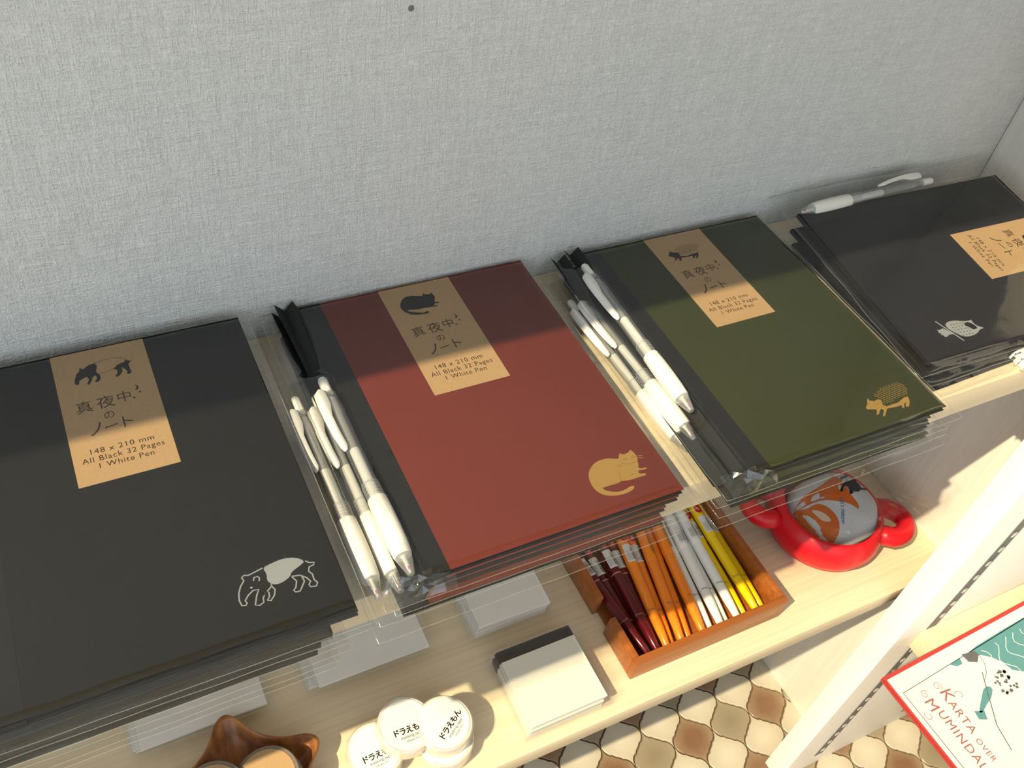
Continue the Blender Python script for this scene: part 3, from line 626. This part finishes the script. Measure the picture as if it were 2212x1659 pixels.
gel_pen((0.1128, -0.2010, 0.7915), (0.1130, -0.0600, 0.7915), -1.05, 'white gel pen lying highest, nearest the spine of the red notebook', PG)
gel_pen((0.1070, -0.2025, 0.7812), (0.1085, -0.0620, 0.7800), -1.05, 'middle one of three white gel pens beside the red notebook', PG)
gel_pen((0.0948, -0.2035, 0.7835), (0.0957, -0.0705, 0.7835), -1.0, 'white gel pen lowest and leftmost beside the red notebook', PG)
gel_pen((0.3117, -0.1570, 0.7915), (0.3145, -0.0165, 0.7915), -1.1, 'white gel pen lying highest, nearest the spine of the green notebook', PG)
gel_pen((0.3090, -0.1700, 0.7800), (0.3050, -0.0300, 0.7800), -1.1, 'middle one of three white gel pens beside the green notebook', PG)
gel_pen((0.3035, -0.1720, 0.7757), (0.2985, -0.0340, 0.7757), -1.0, 'white gel pen lowest and leftmost beside the green notebook', PG)
gel_pen((0.5045, -0.0165, 0.7975), (0.6450, -0.0135, 0.7975), -0.9, 'white gel pen lying along the wall behind the owl notebook', PG)
# ---------------------------------------------------------------- cards on the lower shelf
def card_pile(x, y, wd, dp, n, th, z0, base_label, group, offs, band=False, name='card'):
    """(x, y) = front left corner of the top card; pile from the bottom up"""
    for i in range(n):
        k = n - 1 - i                       # 0 = top
        ox, oy, rz = offs[min(k, len(offs) - 1)]
        rz += rnd.uniform(-0.006, 0.006) if k else 0
        lab = ('topmost %s' % base_label) if k == 0 else (('bottom %s' % base_label) if k == n - 1 else '%s %s counted from the top' % (ORD[k], base_label))
        r = thing(name, (x + ox, y + oy, z0 + i * th), lab, 'card', group, (0, 0, rz))
        y1 = dp - (0.0105 if band else 0)
        MB().box(0, wd, 0, y1, 0.0003, th - 0.0004).build('paper', 'memo_white' if band else 'card', r, bevel=0.0002)
        if band: tag(MB().box(0, wd, y1, dp, 0.0003, th - 0.0008).build('band', 'memo_black', r), 'black band along the far edge')
        b = MB(); m1, m2 = 0.0045, 0.010 if band else 0.006
        x0, x1, y0_, y1_ = -m1, wd + m2, -0.004, dp + 0.003
        def sl(u, v):
            x, y = x0 + (x1 - x0) * u, y0_ + (y1_ - y0_) * v
            dd = max(0, -x, x - wd, -y, y - dp)
            return (x, y, th - 0.0002 - min(0.0016, dd * 0.5))
        b.grid(sl, 20, 16)
        tag(b.build('sleeve', 'sleeve', r), 'clear plastic sleeve')
card_pile(0.2493, -0.1773, 0.0728, 0.0728, 6, 0.0033, ZL, 'black-banded square memo card, pile left of the pen tray', 'square memo cards at the shelf edge', [(0, 0, 0), (-0.001, 0.0005, 0.0), (-0.0025, -0.001, 0.0), (-0.002, 0.0, 0.0)], True, 'memo_card')
card_pile(0.2457, -0.0765, 0.0720, 0.0720, 6, 0.0033, ZL, 'white square memo card, shaded pile below the red notebooks', 'square memo cards in the shade', [(0, 0, -0.02), (-0.001, 0.0005, -0.02), (-0.0025, -0.001, 0.0), (-0.002, 0.0, 0.0)], False, 'memo_card')
card_pile(0.0990, -0.0734, 0.1000, 0.072, 4, 0.0036, ZL, 'wide white card, pile below the gap beside the red stack', 'wide white cards, right pile', [(0, 0, 0.0), (-0.0015, 0.006, 0.02), (-0.0065, 0.005, 0.01), (-0.008, 0.007, 0.0)])
card_pile(-0.0450, -0.0700, 0.1005, 0.069, 4, 0.0030, ZL, 'wide white card, pile below the tapir notebooks', 'wide white cards, left pile', [(0, 0, 0.0), (-0.003, 0.004, 0.01), (-0.004, 0.003, 0.0), (-0.006, 0.006, 0.0)])
# lines printed on the left card (a small open page with four rules)
# ---------------------------------------------------------------- masking tapes
TR, TH = 0.0240, 0.0155
def facets(r, n=30, j=0.0005, sd=1):
    q = random.Random(sd); return [r + q.uniform(-j, j) for _ in range(n)]
def tape_roll(loc, rot, label, group, seed, text_rot):
    r = thing('masking_tape', loc, label, 'tape', group, rot)
    MB().lathe([(TR - 0.0035, 0.0006), (TR - 0.0012, 0.0006), (TR - 0.0006, 0.0014), (TR - 0.0006, TH - 0.0016), (TR - 0.0014, TH - 0.0006), (TR - 0.0035, TH - 0.0006)], 40).build('roll', 'tape_side', r, smooth=35)
    rr = facets(TR, 26, 0.0005, seed); v = []; f = []; n = 26
    for z, k in ((0.0, 0.93), (0.0012, 1.0), (TH * 0.5, 0.997), (TH - 0.001, 1.0), (TH, 0.93)):
        for i in range(n):
            a = 2 * math.pi * (i + (0.4 if z == TH * 0.5 else 0)) / n; v.append((rr[i] * k * math.cos(a), rr[i] * k * math.sin(a), z))
    for s in range(4):
        for i in range(n): f.append((s * n + i, s * n + (i + 1) % n, (s + 1) * n + (i + 1) % n, (s + 1) * n + i))
    tag(MB().add(v, f).build('wrapper', 'film_edge', r), 'clear shrink wrapper')
    lb = MB().lathe([(TR - 0.0034, TH - 0.0006), (TR - 0.0034, TH + 0.0001)], 48).build('label', 'tape_label', r, smooth=30)
    t = MB(); zz = TH + 0.00022; R = Matrix.Rotation(text_rot, 4, 'Z')
    t.add(*text_mb('ドラえもん', 0.0064, R @ at(0.0005, -0.0052, zz), True, 0.80))
    t.add(*text_mb('masking tape', 0.0036, R @ at(0.0005, -0.0100, zz)))
    t.add(*text_mb('©Fujiko-Pro', 0.0023, R @ at(0.0005, -0.0136, zz)))
    tag(t.build('lettering', 'black_ink', lb), 'black lettering')
    return r
TG = 'wrapped masking tapes'
tape_roll((0.1795, -0.1555, ZL), (0, 0, 0), 'wrapped masking tape under another in the right pile beside the memo cards', TG, 3, 0.4)
tape_roll((0.1800, -0.1490, ZL + TH + 0.0003), (0, 0, 0), 'wrapped masking tape on top of the right pile beside the memo cards', TG, 4, 0.62)
tape_roll((0.1235, -0.1420, ZL), (0, 0, 0), 'wrapped masking tape lying flat on the shelf at left of its pile', TG, 5, 0.05)
tape_roll((0.1490, -0.1372, ZL + TH + 0.0012), (math.radians(5), math.radians(6.5), 0), 'wrapped masking tape tilted in front on top of the left one', TG, 6, 0.02)

# ---------------------------------------------------------------- star dish with kraft tapes
sd = thing('star_dish', (0.0200, -0.1376, ZL), 'star-shaped acacia wood dish holding round kraft tapes', 'dish')
pts = []
for k in range(10):
    a = math.pi / 2 + k * math.pi / 5; r = 0.078 if k % 2 == 0 else 0.041
    pts.append((r * math.cos(a), r * math.sin(a)))
pts = smooth_poly(pts, 4); n = len(pts)
rings = [(0.55, 0.0), (0.78, 0.002), (0.95, 0.014), (1.0, 0.021), (0.985, 0.0232), (0.955, 0.0236), (0.93, 0.0225), (0.80, 0.0125), (0.55, 0.0070), (0.25, 0.0062), (0.02, 0.0060)]
b = MB(); v = [(x * s, y * s, z) for s, z in rings for x, y in pts]
f = [(i * n + k, i * n + (k + 1) % n, (i + 1) * n + (k + 1) % n, (i + 1) * n + k) for i in range(len(rings) - 1) for k in range(n)]
f += [tuple(range(n))[::-1], tuple((len(rings) - 1) * n + k for k in range(n))]
b.add(v, f).build('bowl', 'acacia', sd, smooth=60)
def kraft_tape(loc, rot, label, seed, spin):
    r = thing('kraft_tape', loc, label, 'tape', 'kraft tapes in the star dish', rot)
    R0 = 0.0262
    MB().lathe([(R0 - 0.003, 0.0), (R0, 0.0006), (R0, 0.0146), (R0 - 0.0005, 0.0152), (R0 - 0.004, 0.0152)], 44).build('roll', 'kraft_grey', r, smooth=35)
    lb = MB().lathe([(R0 - 0.0030, 0.0150), (R0 - 0.0030, 0.0156)], 44).build('label', 'kraft', r, smooth=30)
    t = MB(); R = Matrix.Rotation(spin, 4, 'Z')
    t.add(*text_mb('ドラえもん', 0.0048, R @ at(0, -0.0075, 0.01575), True, 0.82)); t.add(*text_mb('masking tape', 0.0032, R @ at(0, -0.0125, 0.01575))); t.add(*text_mb('©Fujiko-Pro', 0.0022, R @ at(0, -0.0165, 0.01575)))
    tag(t.build('lettering', 'black_ink', lb), 'black lettering')
kraft_tape((0.0000, -0.1310, ZL + 0.0120), (math.radians(8), math.radians(-10), 0), 'kraft paper masking tape with upside-down lettering, left in the star dish', 1, math.pi + 0.15)
kraft_tape((0.0400, -0.1385, ZL + 0.0170), (math.radians(-2), math.radians(-14), 0), 'kraft paper masking tape leaning on the other one in the star dish', 2, 0.15)

# ---------------------------------------------------------------- pen tray
TX0, TX1, TY0, TY1, TZ = 0.3562, 0.5268, -0.1660, -0.0120, 0.0300
tr = thing('pen_tray', (0, 0, ZL), 'orange-brown wooden tray full of coloured pens, with a gap in its left side', 'tray')
wt = 0.0062
MB().box(TX0 + wt, TX1 - wt, TY0 + wt, TY1 - wt, 0.0004, 0.0046).build('bottom', 'tray', tr)
MB().box(TX0, TX1, TY0, TY0 + wt, 0.0, TZ).build('front_wall', 'tray', tr, bevel=0.0007, smooth=40)
MB().box(TX0, TX1, TY1 - wt, TY1, 0.0, TZ).build('rear_wall', 'tray', tr, bevel=0.0007, smooth=40)
MB().box(TX1 - wt, TX1, TY0 + wt, TY1 - wt, 0.0, TZ).build('side_wall', 'tray', tr, bevel=0.0007, smooth=40)
def seg(y0, y1, c0, c1):  # piece of the left wall in (y, z), sloping ends at the gap
    b = MB(); P = [(y0, 0.0), (y1, 0.0), (y1 + c1, TZ), (y0 + c0, TZ)]
    v = [(x, y, z) for x in (TX0, TX0 + wt) for y, z in P]
    b.add(v, [(0, 1, 2, 3)[::-1], (4, 5, 6, 7), (0, 1, 5, 4), (1, 2, 6, 5), (2, 3, 7, 6), (3, 0, 4, 7)])
    return b
seg(TY0 + wt, -0.1160, 0, -0.0020).build('side_wall', 'tray', tr, bevel=0.0008, smooth=40)
seg(-0.0955, TY1 - wt, -0.0015, 0).build('side_wall', 'tray', tr, bevel=0.0008, smooth=40)

# ---------------------------------------------------------------- coloured pens in the tray
def tray_pen_parts(col):
    P = {}
    P['body'] = (MB().lathe([(0.0030, 0.0), (0.0034, 0.0005), (0.0045, 0.020), (0.0052, 0.042), (0.0054, 0.0815)], 20, 'y').mesh('body', smooth=40), 'pen_' + col)
    P['cap'] = (MB().lathe([(0.0054, 0.0825), (0.0056, 0.0830), (0.0056, 0.134), (0.0050, 0.1375), (0.0036, 0.1392)], 20, 'y').mesh('cap', smooth=40), 'pen_' + col)
    P['seam'] = (MB().lathe([(0.00535, 0.0812), (0.00535, 0.0828)], 20, 'y').mesh('seam', smooth=True), 'pale_line' if col == 'maroon' else 'pen_' + col)
    for k, (me, mt) in P.items(): me.materials.append(M[mt])
    return P
def arcpatch(r, y0, y1, a0, a1, n=8):
    b = MB(); v = []
    for y in (y0, y1):
        for i in range(n + 1):
            a = a0 + (a1 - a0) * i / n; v.append((r * math.sin(a), y, r * math.cos(a)))
    return b.add(v, [(i, i + 1, n + 2 + i, n + 1 + i) for i in range(n)])
STK = arcpatch(0.00568, 0.088, 0.108, -0.95, 0.95).mesh('price_sticker', smooth=True); STK.materials.append(M['barcode'])
bb = MB(); q = random.Random(5); y = 0.0905
while y < 0.104:
    h = q.choice((0.0003, 0.0005, 0.0008)); bb.add(*(lambda b: (b.v, b.f))(arcpatch(0.00573, y, y + h, 0.15, 0.80, 3))); y += h + q.choice((0.0003, 0.0005))
for k in range(5): bb.add(*(lambda b: (b.v, b.f))(arcpatch(0.00573, 0.0900, 0.1010 - 0.0012 * (k % 3), -0.75 + k * 0.16, -0.70 + k * 0.16, 1)))
BAR = bb.mesh('barcode'); BAR.materials.append(M['grey_ink'])
v = []
b = MB()
for ring in range(4):
    for i in range(18):
        a = 2 * math.pi * i / 18; rr = ring / 3
        ang = rr * 0.72 * math.cos(a); yy = 0.1165 + rr * 0.0052 * math.sin(a); v.append((0.00568 * math.sin(ang), yy, 0.00568 * math.cos(ang)))
b.add(v, [(r_ * 18 + i, r_ * 18 + (i + 1) % 18, (r_ + 1) * 18 + (i + 1) % 18, (r_ + 1) * 18 + i) for r_ in range(3) for i in range(18)])
OVAL = b.mesh('round_sticker', smooth=True); OVAL.materials.append(M['sticker_red'])
def bend(vf, r):
    v, f = vf; return [(r * math.sin(p.x / r), p.y, r * math.cos(p.x / r)) for p in v], f
OVT = MB().add(*bend(text_mb('EG', 0.0030, at(0, 0.1165, 0, math.pi / 2)), 0.00575)).mesh('lettering'); OVT.materials.append(M['barcode'])
CLIP = MB().box(-0.0011, 0.0011, 0.090, 0.132, 0.0060, 0.0069).box(-0.0011, 0.0011, 0.128, 0.132, 0.0052, 0.0063).mesh('clip', bevel=0.0003); CLIP.materials.append(M['gilt'])
PRO = {}
for k_, mt_ in (('l', 'pale_line'), ('d', 'grey_ink')):
    PRO[k_] = MB().add(*bend(text_mb('©Fujiko-Pro', 0.0024, at(0, 0.036, 0, 0)), 0.00525)).mesh('lettering'); PRO[k_].materials.append(M[mt_])
TPP = {c: tray_pen_parts(c) for c in ('maroon', 'orange', 'white', 'yellow')}
def tray_pen(col, tip, tail, label, roll, sticker=True, oval=False, clip=False, pro=True):
    d = (Vector(tail) - Vector(tip)).normalized(); x = d.cross(Vector((0, 0, 1))).normalized(); up = x.cross(d)
    R = Matrix((x, d, up)).transposed().to_4x4() @ Matrix.Rotation(roll, 4, 'Y')
    r = thing('tray_pen', tip, label, 'pen', '%s pens in the wooden tray' % col, R.to_euler())
    for k, (me, mt) in TPP[col].items(): obj(k, me, None, r)
    if sticker: s = obj('price_sticker', STK, None, r); obj('barcode', BAR, None, s); tag(s, 'white barcode sticker')
    if oval: s = obj('round_sticker', OVAL, None, r); obj('lettering', OVT, None, s); tag(s, 'red oval sticker')
    if clip: tag(obj('clip', CLIP, None, r), 'gilt clip')
    if pro: obj('lettering', PRO['l' if col == 'maroon' else 'd'], None, r)
z0 = ZL + 0.0046; zA = z0 + 0.0040; zB = z0 + 0.0105
def ext(x0, x1s, y0, y1s, L=0.1392):  # tail point from a direction
    d = Vector((x1s - x0, y1s - y0)).normalized() * L; return x0 + d.x, y0 + d.y
NUM = ['first', 'second', 'third', 'fourth', 'fifth']
def row(col, data, what):
    for i, (x0, x1, lay, roll, st, ov, cl) in enumerate(data):
        y0 = -0.1560; xe, ye = ext(x0, x1, y0, -0.052)
        zz = zA if lay == 0 else zB
        za = zz + 0.0020
        n_ = len(data)
        lab = '%s %s pen from the left in the wooden tray' % (NUM[i], what) if i < n_ - 1 else 'rightmost %s pen in the wooden tray' % what
        tray_pen(col, (x0, y0, zz), (xe, min(ye, -0.0195), za), lab, roll, st, ov, cl)
row('maroon', [(0.3783, 0.3667, 1, -0.35, True, False, False), (0.38, 0.3804, 0, 0, True, True, False), (0.388, 0.3936, 1, 0.1, True, True, False), (0.392, 0.405, 0, 0.1, True, True, False)], 'maroon')
row('orange', [(0.3985, 0.4154, 1, 0.15, True, True, False), (0.406, 0.4262, 0, 0.2, True, True, False), (0.4146, 0.438, 1, 0.6, False, False, True), (0.425, 0.4475, 0, 1.0, False, False, True), (0.4385, 0.4569, 1, 0.9, False, False, True)], 'orange')
row('white', [(0.4495, 0.4655, 0, 0.7, False, False, True), (0.459, 0.4745, 1, 0.3, True, False, False), (0.468, 0.481, 0, 0.1, True, False, False), (0.4785, 0.489, 1, 0.2, True, False, False)], 'white')
row('yellow', [(0.4895, 0.4975, 0, -0.1, True, True, False), (0.5005, 0.5075, 1, 0.1, True, True, False), (0.5108, 0.5165, 0, 0.3, True, False, True)], 'yellow')

# ---------------------------------------------------------------- red pot with lug handles
PX, PY = 0.6275, -0.0985
pot = thing('casserole_pot', (PX, PY, ZL), 'small red enamel pot with two looped handles, holding a printed coin purse', 'pot', rot=(0, 0, math.radians(-31)))
MB().lathe([(0.036, 0.0), (0.046, 0.0015), (0.0560, 0.010), (0.0605, 0.021), (0.0598, 0.031), (0.0565, 0.0395), (0.0525, 0.0455), (0.0500, 0.0470), (0.0480, 0.0460), (0.0485, 0.042), (0.0530, 0.034), (0.0555, 0.022), (0.050, 0.010), (0.036, 0.0045), (0.001, 0.004)], 64).build('body', 'pot', pot, smooth=60)
for s in (1, -1):
    P = []
    for i in range(17):
        a = -1.57 + 3.14 * i / 16
        P.append((s * (0.0510 + 0.0320 * max(0, math.cos(a)) ** 0.8), 0.0175 * math.sin(a) * (1.15 if abs(a) < 1.2 else 1.0), 0.0335 - 0.002 * abs(math.sin(a))))
    MB().tube(P, [0.0090 + 0.0014 * abs(math.sin(-1.57 + 3.14 * i / 16)) for i in range(17)], 14).build('handle', 'pot', pot, smooth=True)

# ---------------------------------------------------------------- coin purse in the pot
QX, QY = 0.6360, -0.0990
pu = thing('coin_purse', (QX, QY, ZL + 0.0048), 'pale coin purse with orange and black cat print, tucked in the red pot', 'purse')
def ph(x, y):
    """upper surface of the purse at world x, y, above the root"""
    u = (x - QX) / 0.0465; w_ = (y - QY) / 0.0415; q_ = (abs(u) ** 2.6 + abs(w_) ** 2.6)
    return 0.0290 + 0.0150 * max(0.0, 1 - q_) ** 0.5 + 0.11 * (x - QX) + 0.0006 * math.sin(x * 190) * math.sin(y * 160)
b = MB(); NA, NR = 56, 14; v = []
for r_ in range(NR + 1):
    for k in range(NA):
        a = 2 * math.pi * k / NA; s = math.sin(min(1, r_ / NR) * math.pi / 2)
        rr = s / (abs(math.cos(a)) ** 2.6 + abs(math.sin(a)) ** 2.6) ** (1 / 2.6)
        x = QX + 0.0465 * rr * math.cos(a); y = QY + 0.0415 * rr * math.sin(a); v.append((x - QX, y - QY, ph(x, y)))
for r_ in range(1, 6):
    for k in range(NA):
        x, y, z = v[NR * NA + k]; s = 1 - (r_ / 5) ** 2 * 0.45
        v.append((x * s, y * s, z - (z - 0.001) * (r_ / 5)))
f = [(i * NA + k, i * NA + (k + 1) % NA, (i + 1) * NA + (k + 1) % NA, (i + 1) * NA + k) for i in range(NR + 5) for k in range(NA)]
f += [tuple((NR + 5) * NA + k for k in range(NA))]
b.add(v, f).build('pouch', 'cloth', pu, smooth=True)
def purse_print(name, mt, polys, h):
    bm = bmesh.new()
    for poly in polys:
        m_ = MB().flat(mm(poly), 0); vv = [bm.verts.new(p) for p in m_.v]
        for t in m_.f:
            try: bm.faces.new([vv[i] for i in t])
            except ValueError: pass
    bmesh.ops.subdivide_edges(bm, edges=bm.edges[:], cuts=3, use_grid_fill=True)
    for p in bm.verts: x, y = p.co.x, p.co.y; p.co = (x - QX, y - QY, ph(x, y) + h)
    me = bpy.data.meshes.new(name); bm.to_mesh(me); bm.free(); me.shade_smooth(); return obj(name, me, mt, pu)
SH = lambda P: [(x + 1.0, y - 0.5) for x, y in P]
tag(purse_print('orange_print', 'p_orange', [smooth_poly(SH(D['fish'])), smooth_poly(SH(D['swirl']))], 0.0003), 'orange curved shapes printed on the purse')
purse_print('cream_print', 'p_cream', [smooth_poly(SH(D['lens']))], 0.0005)
tag(purse_print('cat_print', 'p_black', [SH(D['pcat']), SH(D['pcat_tail'])], 0.0006), 'black cat printed on the purse')
(ax, ay), (bx, by) = D['ptext']
vv, ff = text_mb("cat's meow", 0.0066, at((ax + bx) / 2 * .001 + .001, (ay + by) / 2 * .001, 0, math.atan2(by - ay, bx - ax)))
tag(MB().add([(p.x - QX, p.y - QY, ph(p.x, p.y) + 0.0006) for p in vv], ff).build('lettering', 'p_blue', pu), 'blue lettering')
vv = []
for a0, a1, rr in ((0.05, 0.9, 0.9), (0.15, 0.8, 0.72)):
    pl = [(QX + 0.0465 * rr * 0.5 * math.cos(a), QY + 0.0415 * rr * 0.5 * math.sin(a)) for a in [a0 + (a1 - a0) * i / 10 for i in range(11)]]
fr = [(0.0465 * 1.0 * math.cos(a) * 1.01, 0.0415 * math.sin(a) * 1.01, 0.0285 + 0.11 * 0.0465 * math.cos(a)) for a in [math.radians(-38 + 112 * i / 20) for i in range(21)]]
tag(MB().tube(fr, 0.0019, 10).tube([(x * 0.97, y * 0.97, z + 0.0042) for x, y, z in fr], 0.0017, 10).build('clasp_frame', 'brass', pu, smooth=True), 'beige metal clasp frame')
tag(MB().tube([(0.0500, 0.0210, 0.036), (0.0540, 0.0235, 0.041), (0.0580, 0.0250, 0.042)], [0.0016, 0.0018, 0.0026], 10).build('clasp_knob', 'brass', pu, smooth=True), 'clasp knob')
bz = MB()
def bagf(u, v):
    a = u * 2 * math.pi; rr = 0.25 + 0.75 * v
    x = 0.054 * rr * math.copysign(abs(math.cos(a)) ** 0.75, math.cos(a)) + 0.006; y = 0.046 * rr * math.copysign(abs(math.sin(a)) ** 0.75, math.sin(a))
    z = ph(QX + x * 0.8, QY + y * 0.8) + 0.0016 if v < 0.75 else 0.0400 + 0.1 * x
    z += 0.0012 * math.sin(a * 9 + v * 7) * v
    return (x, y, z)
bz.grid(bagf, 60, 12)
tag(bz.build('bag', 'film', pu, smooth=True), 'clear plastic bag')
tag(MB().grid(lambda u, v: (0.052 + 0.034 * u, -0.020 - 0.012 * u + 0.030 * (v - 0.5) * (1 - 0.2 * u), 0.0400 + 0.004 * math.sin(u * 6) * math.cos(v * 9) + 0.004 * u), 10, 8).build('bag_corner', 'film', pu, smooth=True), 'crumpled corner of the clear bag')

# ---------------------------------------------------------------- map book on the white bookcase
ks = thing('map_book', (0.6120, -0.2478, 0.3722), 'white map book edged in red with script title, overhanging the right bookcase shelf', 'book', rot=(0, 0, math.radians(2.0)))
BW, BH, BT = 0.313, 0.226, 0.0070
MB().box(0.004, BW - 0.004, -BH + 0.004, -0.003, 0.0014, BT - 0.0014).build('page_block', 'pages', ks)
MB().box(0, BW, -BH, 0, 0.0, 0.0014).build('back_cover', 'book_red', ks, bevel=0.0004)
fc = MB().box(0, BW, -BH, 0, BT - 0.0014, BT).build('front_cover', 'book_red', ks, bevel=0.0004)
MB().box(0, BW, -0.0032, 0, 0.001, BT - 0.001).build('spine', 'book_red', ks)
pp = MB().box(0.0016, BW - 0.0016, -BH + 0.0016, -0.0042, BT, BT + 0.00025).build('cover_paper', 'book_paper', ks)
z = BT + 0.00035
MB().stroke([(0.0070, -BH + 0.01), (0.0070, -0.0215), (0.200, -0.0150)], 0.0009, z).build('frame_line', 'book_ink', pp)
e = MB().flat(smooth_poly([(0.094, -0.017), (0.1855, -0.014), (0.28, -0.014), (0.28, -0.10), (0.20, -0.085), (0.134, -0.057), (0.127, -0.036), (0.112, -0.024)]), z).flat([(0.075, -0.0195), (0.090, -0.0185), (0.088, -0.0245), (0.080, -0.0240)], z)
tag(e.flat(smooth_poly(mm(D['b_trees'])), z).flat([(0.060, -0.066), (0.070, -0.070), (0.066, -0.078), (0.058, -0.074)], z).build('sea_print', 'book_teal', pp), 'teal sea and trees of the map')
wv = MB()
for k in range(7):
    wv.stroke([(0.118 + k * 0.016 + 0.006 * math.sin(i * 0.9 + k), -0.022 - i * 0.0042) for i in range(10 + k)], 0.0009, z + 0.0001)
tag(wv.build('wave_print', 'book_paper', pp), 'white wave lines')
q = random.Random(4); rk = MB()
for i in range(26):
    x, y = 0.112 + q.uniform(-0.009, 0.012), -0.056 + q.uniform(-0.013, 0.011); s = q.uniform(0.0012, 0.0026)
    rk.flat([(x + s * math.cos(a), y + s * 0.8 * math.sin(a)) for a in (0.2, 1.3, 2.2, 3.4, 4.4, 5.5)], z + 0.0001)
rk.flat([(0.0945, -0.0165), (0.111, -0.0195), (0.1118, -0.0245), (0.104, -0.0300), (0.0955, -0.0255)], z + 0.0001)
rk.stroke([(0.112, -0.024), (0.110, -0.034), (0.104, -0.042), (0.098, -0.046)], 0.0006, z + 0.0001).stroke([(0.100, -0.040), (0.092, -0.052), (0.070, -0.086), (0.064, -0.110)], 0.0010, z + 0.0001)
tag(rk.build('rock_print', 'book_ink', pp), 'grey rocks and paths of the map')
tt = MB(); dn = -math.pi / 2
tt.add(*text_mb('K', 0.0190, at(0.0470, -0.0420, z, dn - 0.12))); tt.add(*text_mb('ARTA', 0.0125, at(0.0440, -0.0650, z, dn - 0.05), False, 1.1))
tt.add(*text_mb('ÖVER', 0.0085, at(0.0405, -0.0985, z, dn), False, 1.15))
tt.add(*text_mb('M', 0.0165, at(0.0245, -0.0430, z, dn - 0.05))); tt.add(*text_mb('UMINDALEN', 0.0128, at(0.0262, -0.0905, z, dn - 0.03), False, 1.12))
def curl(cx, cy, r, turns, a0, k):
    return [(cx + r * (1 - 0.75 * i / 24) * math.cos(a0 + k * turns * 6.283 * i / 24), cy + r * (1 - 0.75 * i / 24) * math.sin(a0 + k * turns * 6.283 * i / 24)) for i in range(25)]
for c_ in (curl(0.0445, -0.0310, 0.0050, 1.3, -1.2, 1), curl(0.0265, -0.0320, 0.0045, 1.2, 0.3, 1), curl(0.0140, -0.0500, 0.0050, 0.9, 1.9, 1), curl(0.0590, -0.0480, 0.0055, 0.7, 2.5, -1)): tt.stroke(c_, 0.0005, z)
tag(tt.build('title', 'book_script', pp), 'script title lettering')

# ---------------------------------------------------------------- spiral pad at the right edge
sp = thing('spiral_pad', (0.5760, -0.2100, ZU), 'white spiral-bound pad beside the owl notebooks, at the right edge', 'notepad', rot=(0, 0, math.radians(4)))
MB().box(0.006, 0.090, 0.000, 0.030, 0.0003, 0.0070).build('pad', 'card', sp, bevel=0.0004)
for k in range(5):
    y = 0.004 + k * 0.0055
    MB().tube([(0.0058 + 0.0045 * math.cos(a), y + 0.0006 * a, 0.0062 + 0.0052 * math.sin(a)) for a in [i * 0.45 for i in range(15)]], 0.0009, 7).build('coil', 'white_plastic', sp, smooth=True)
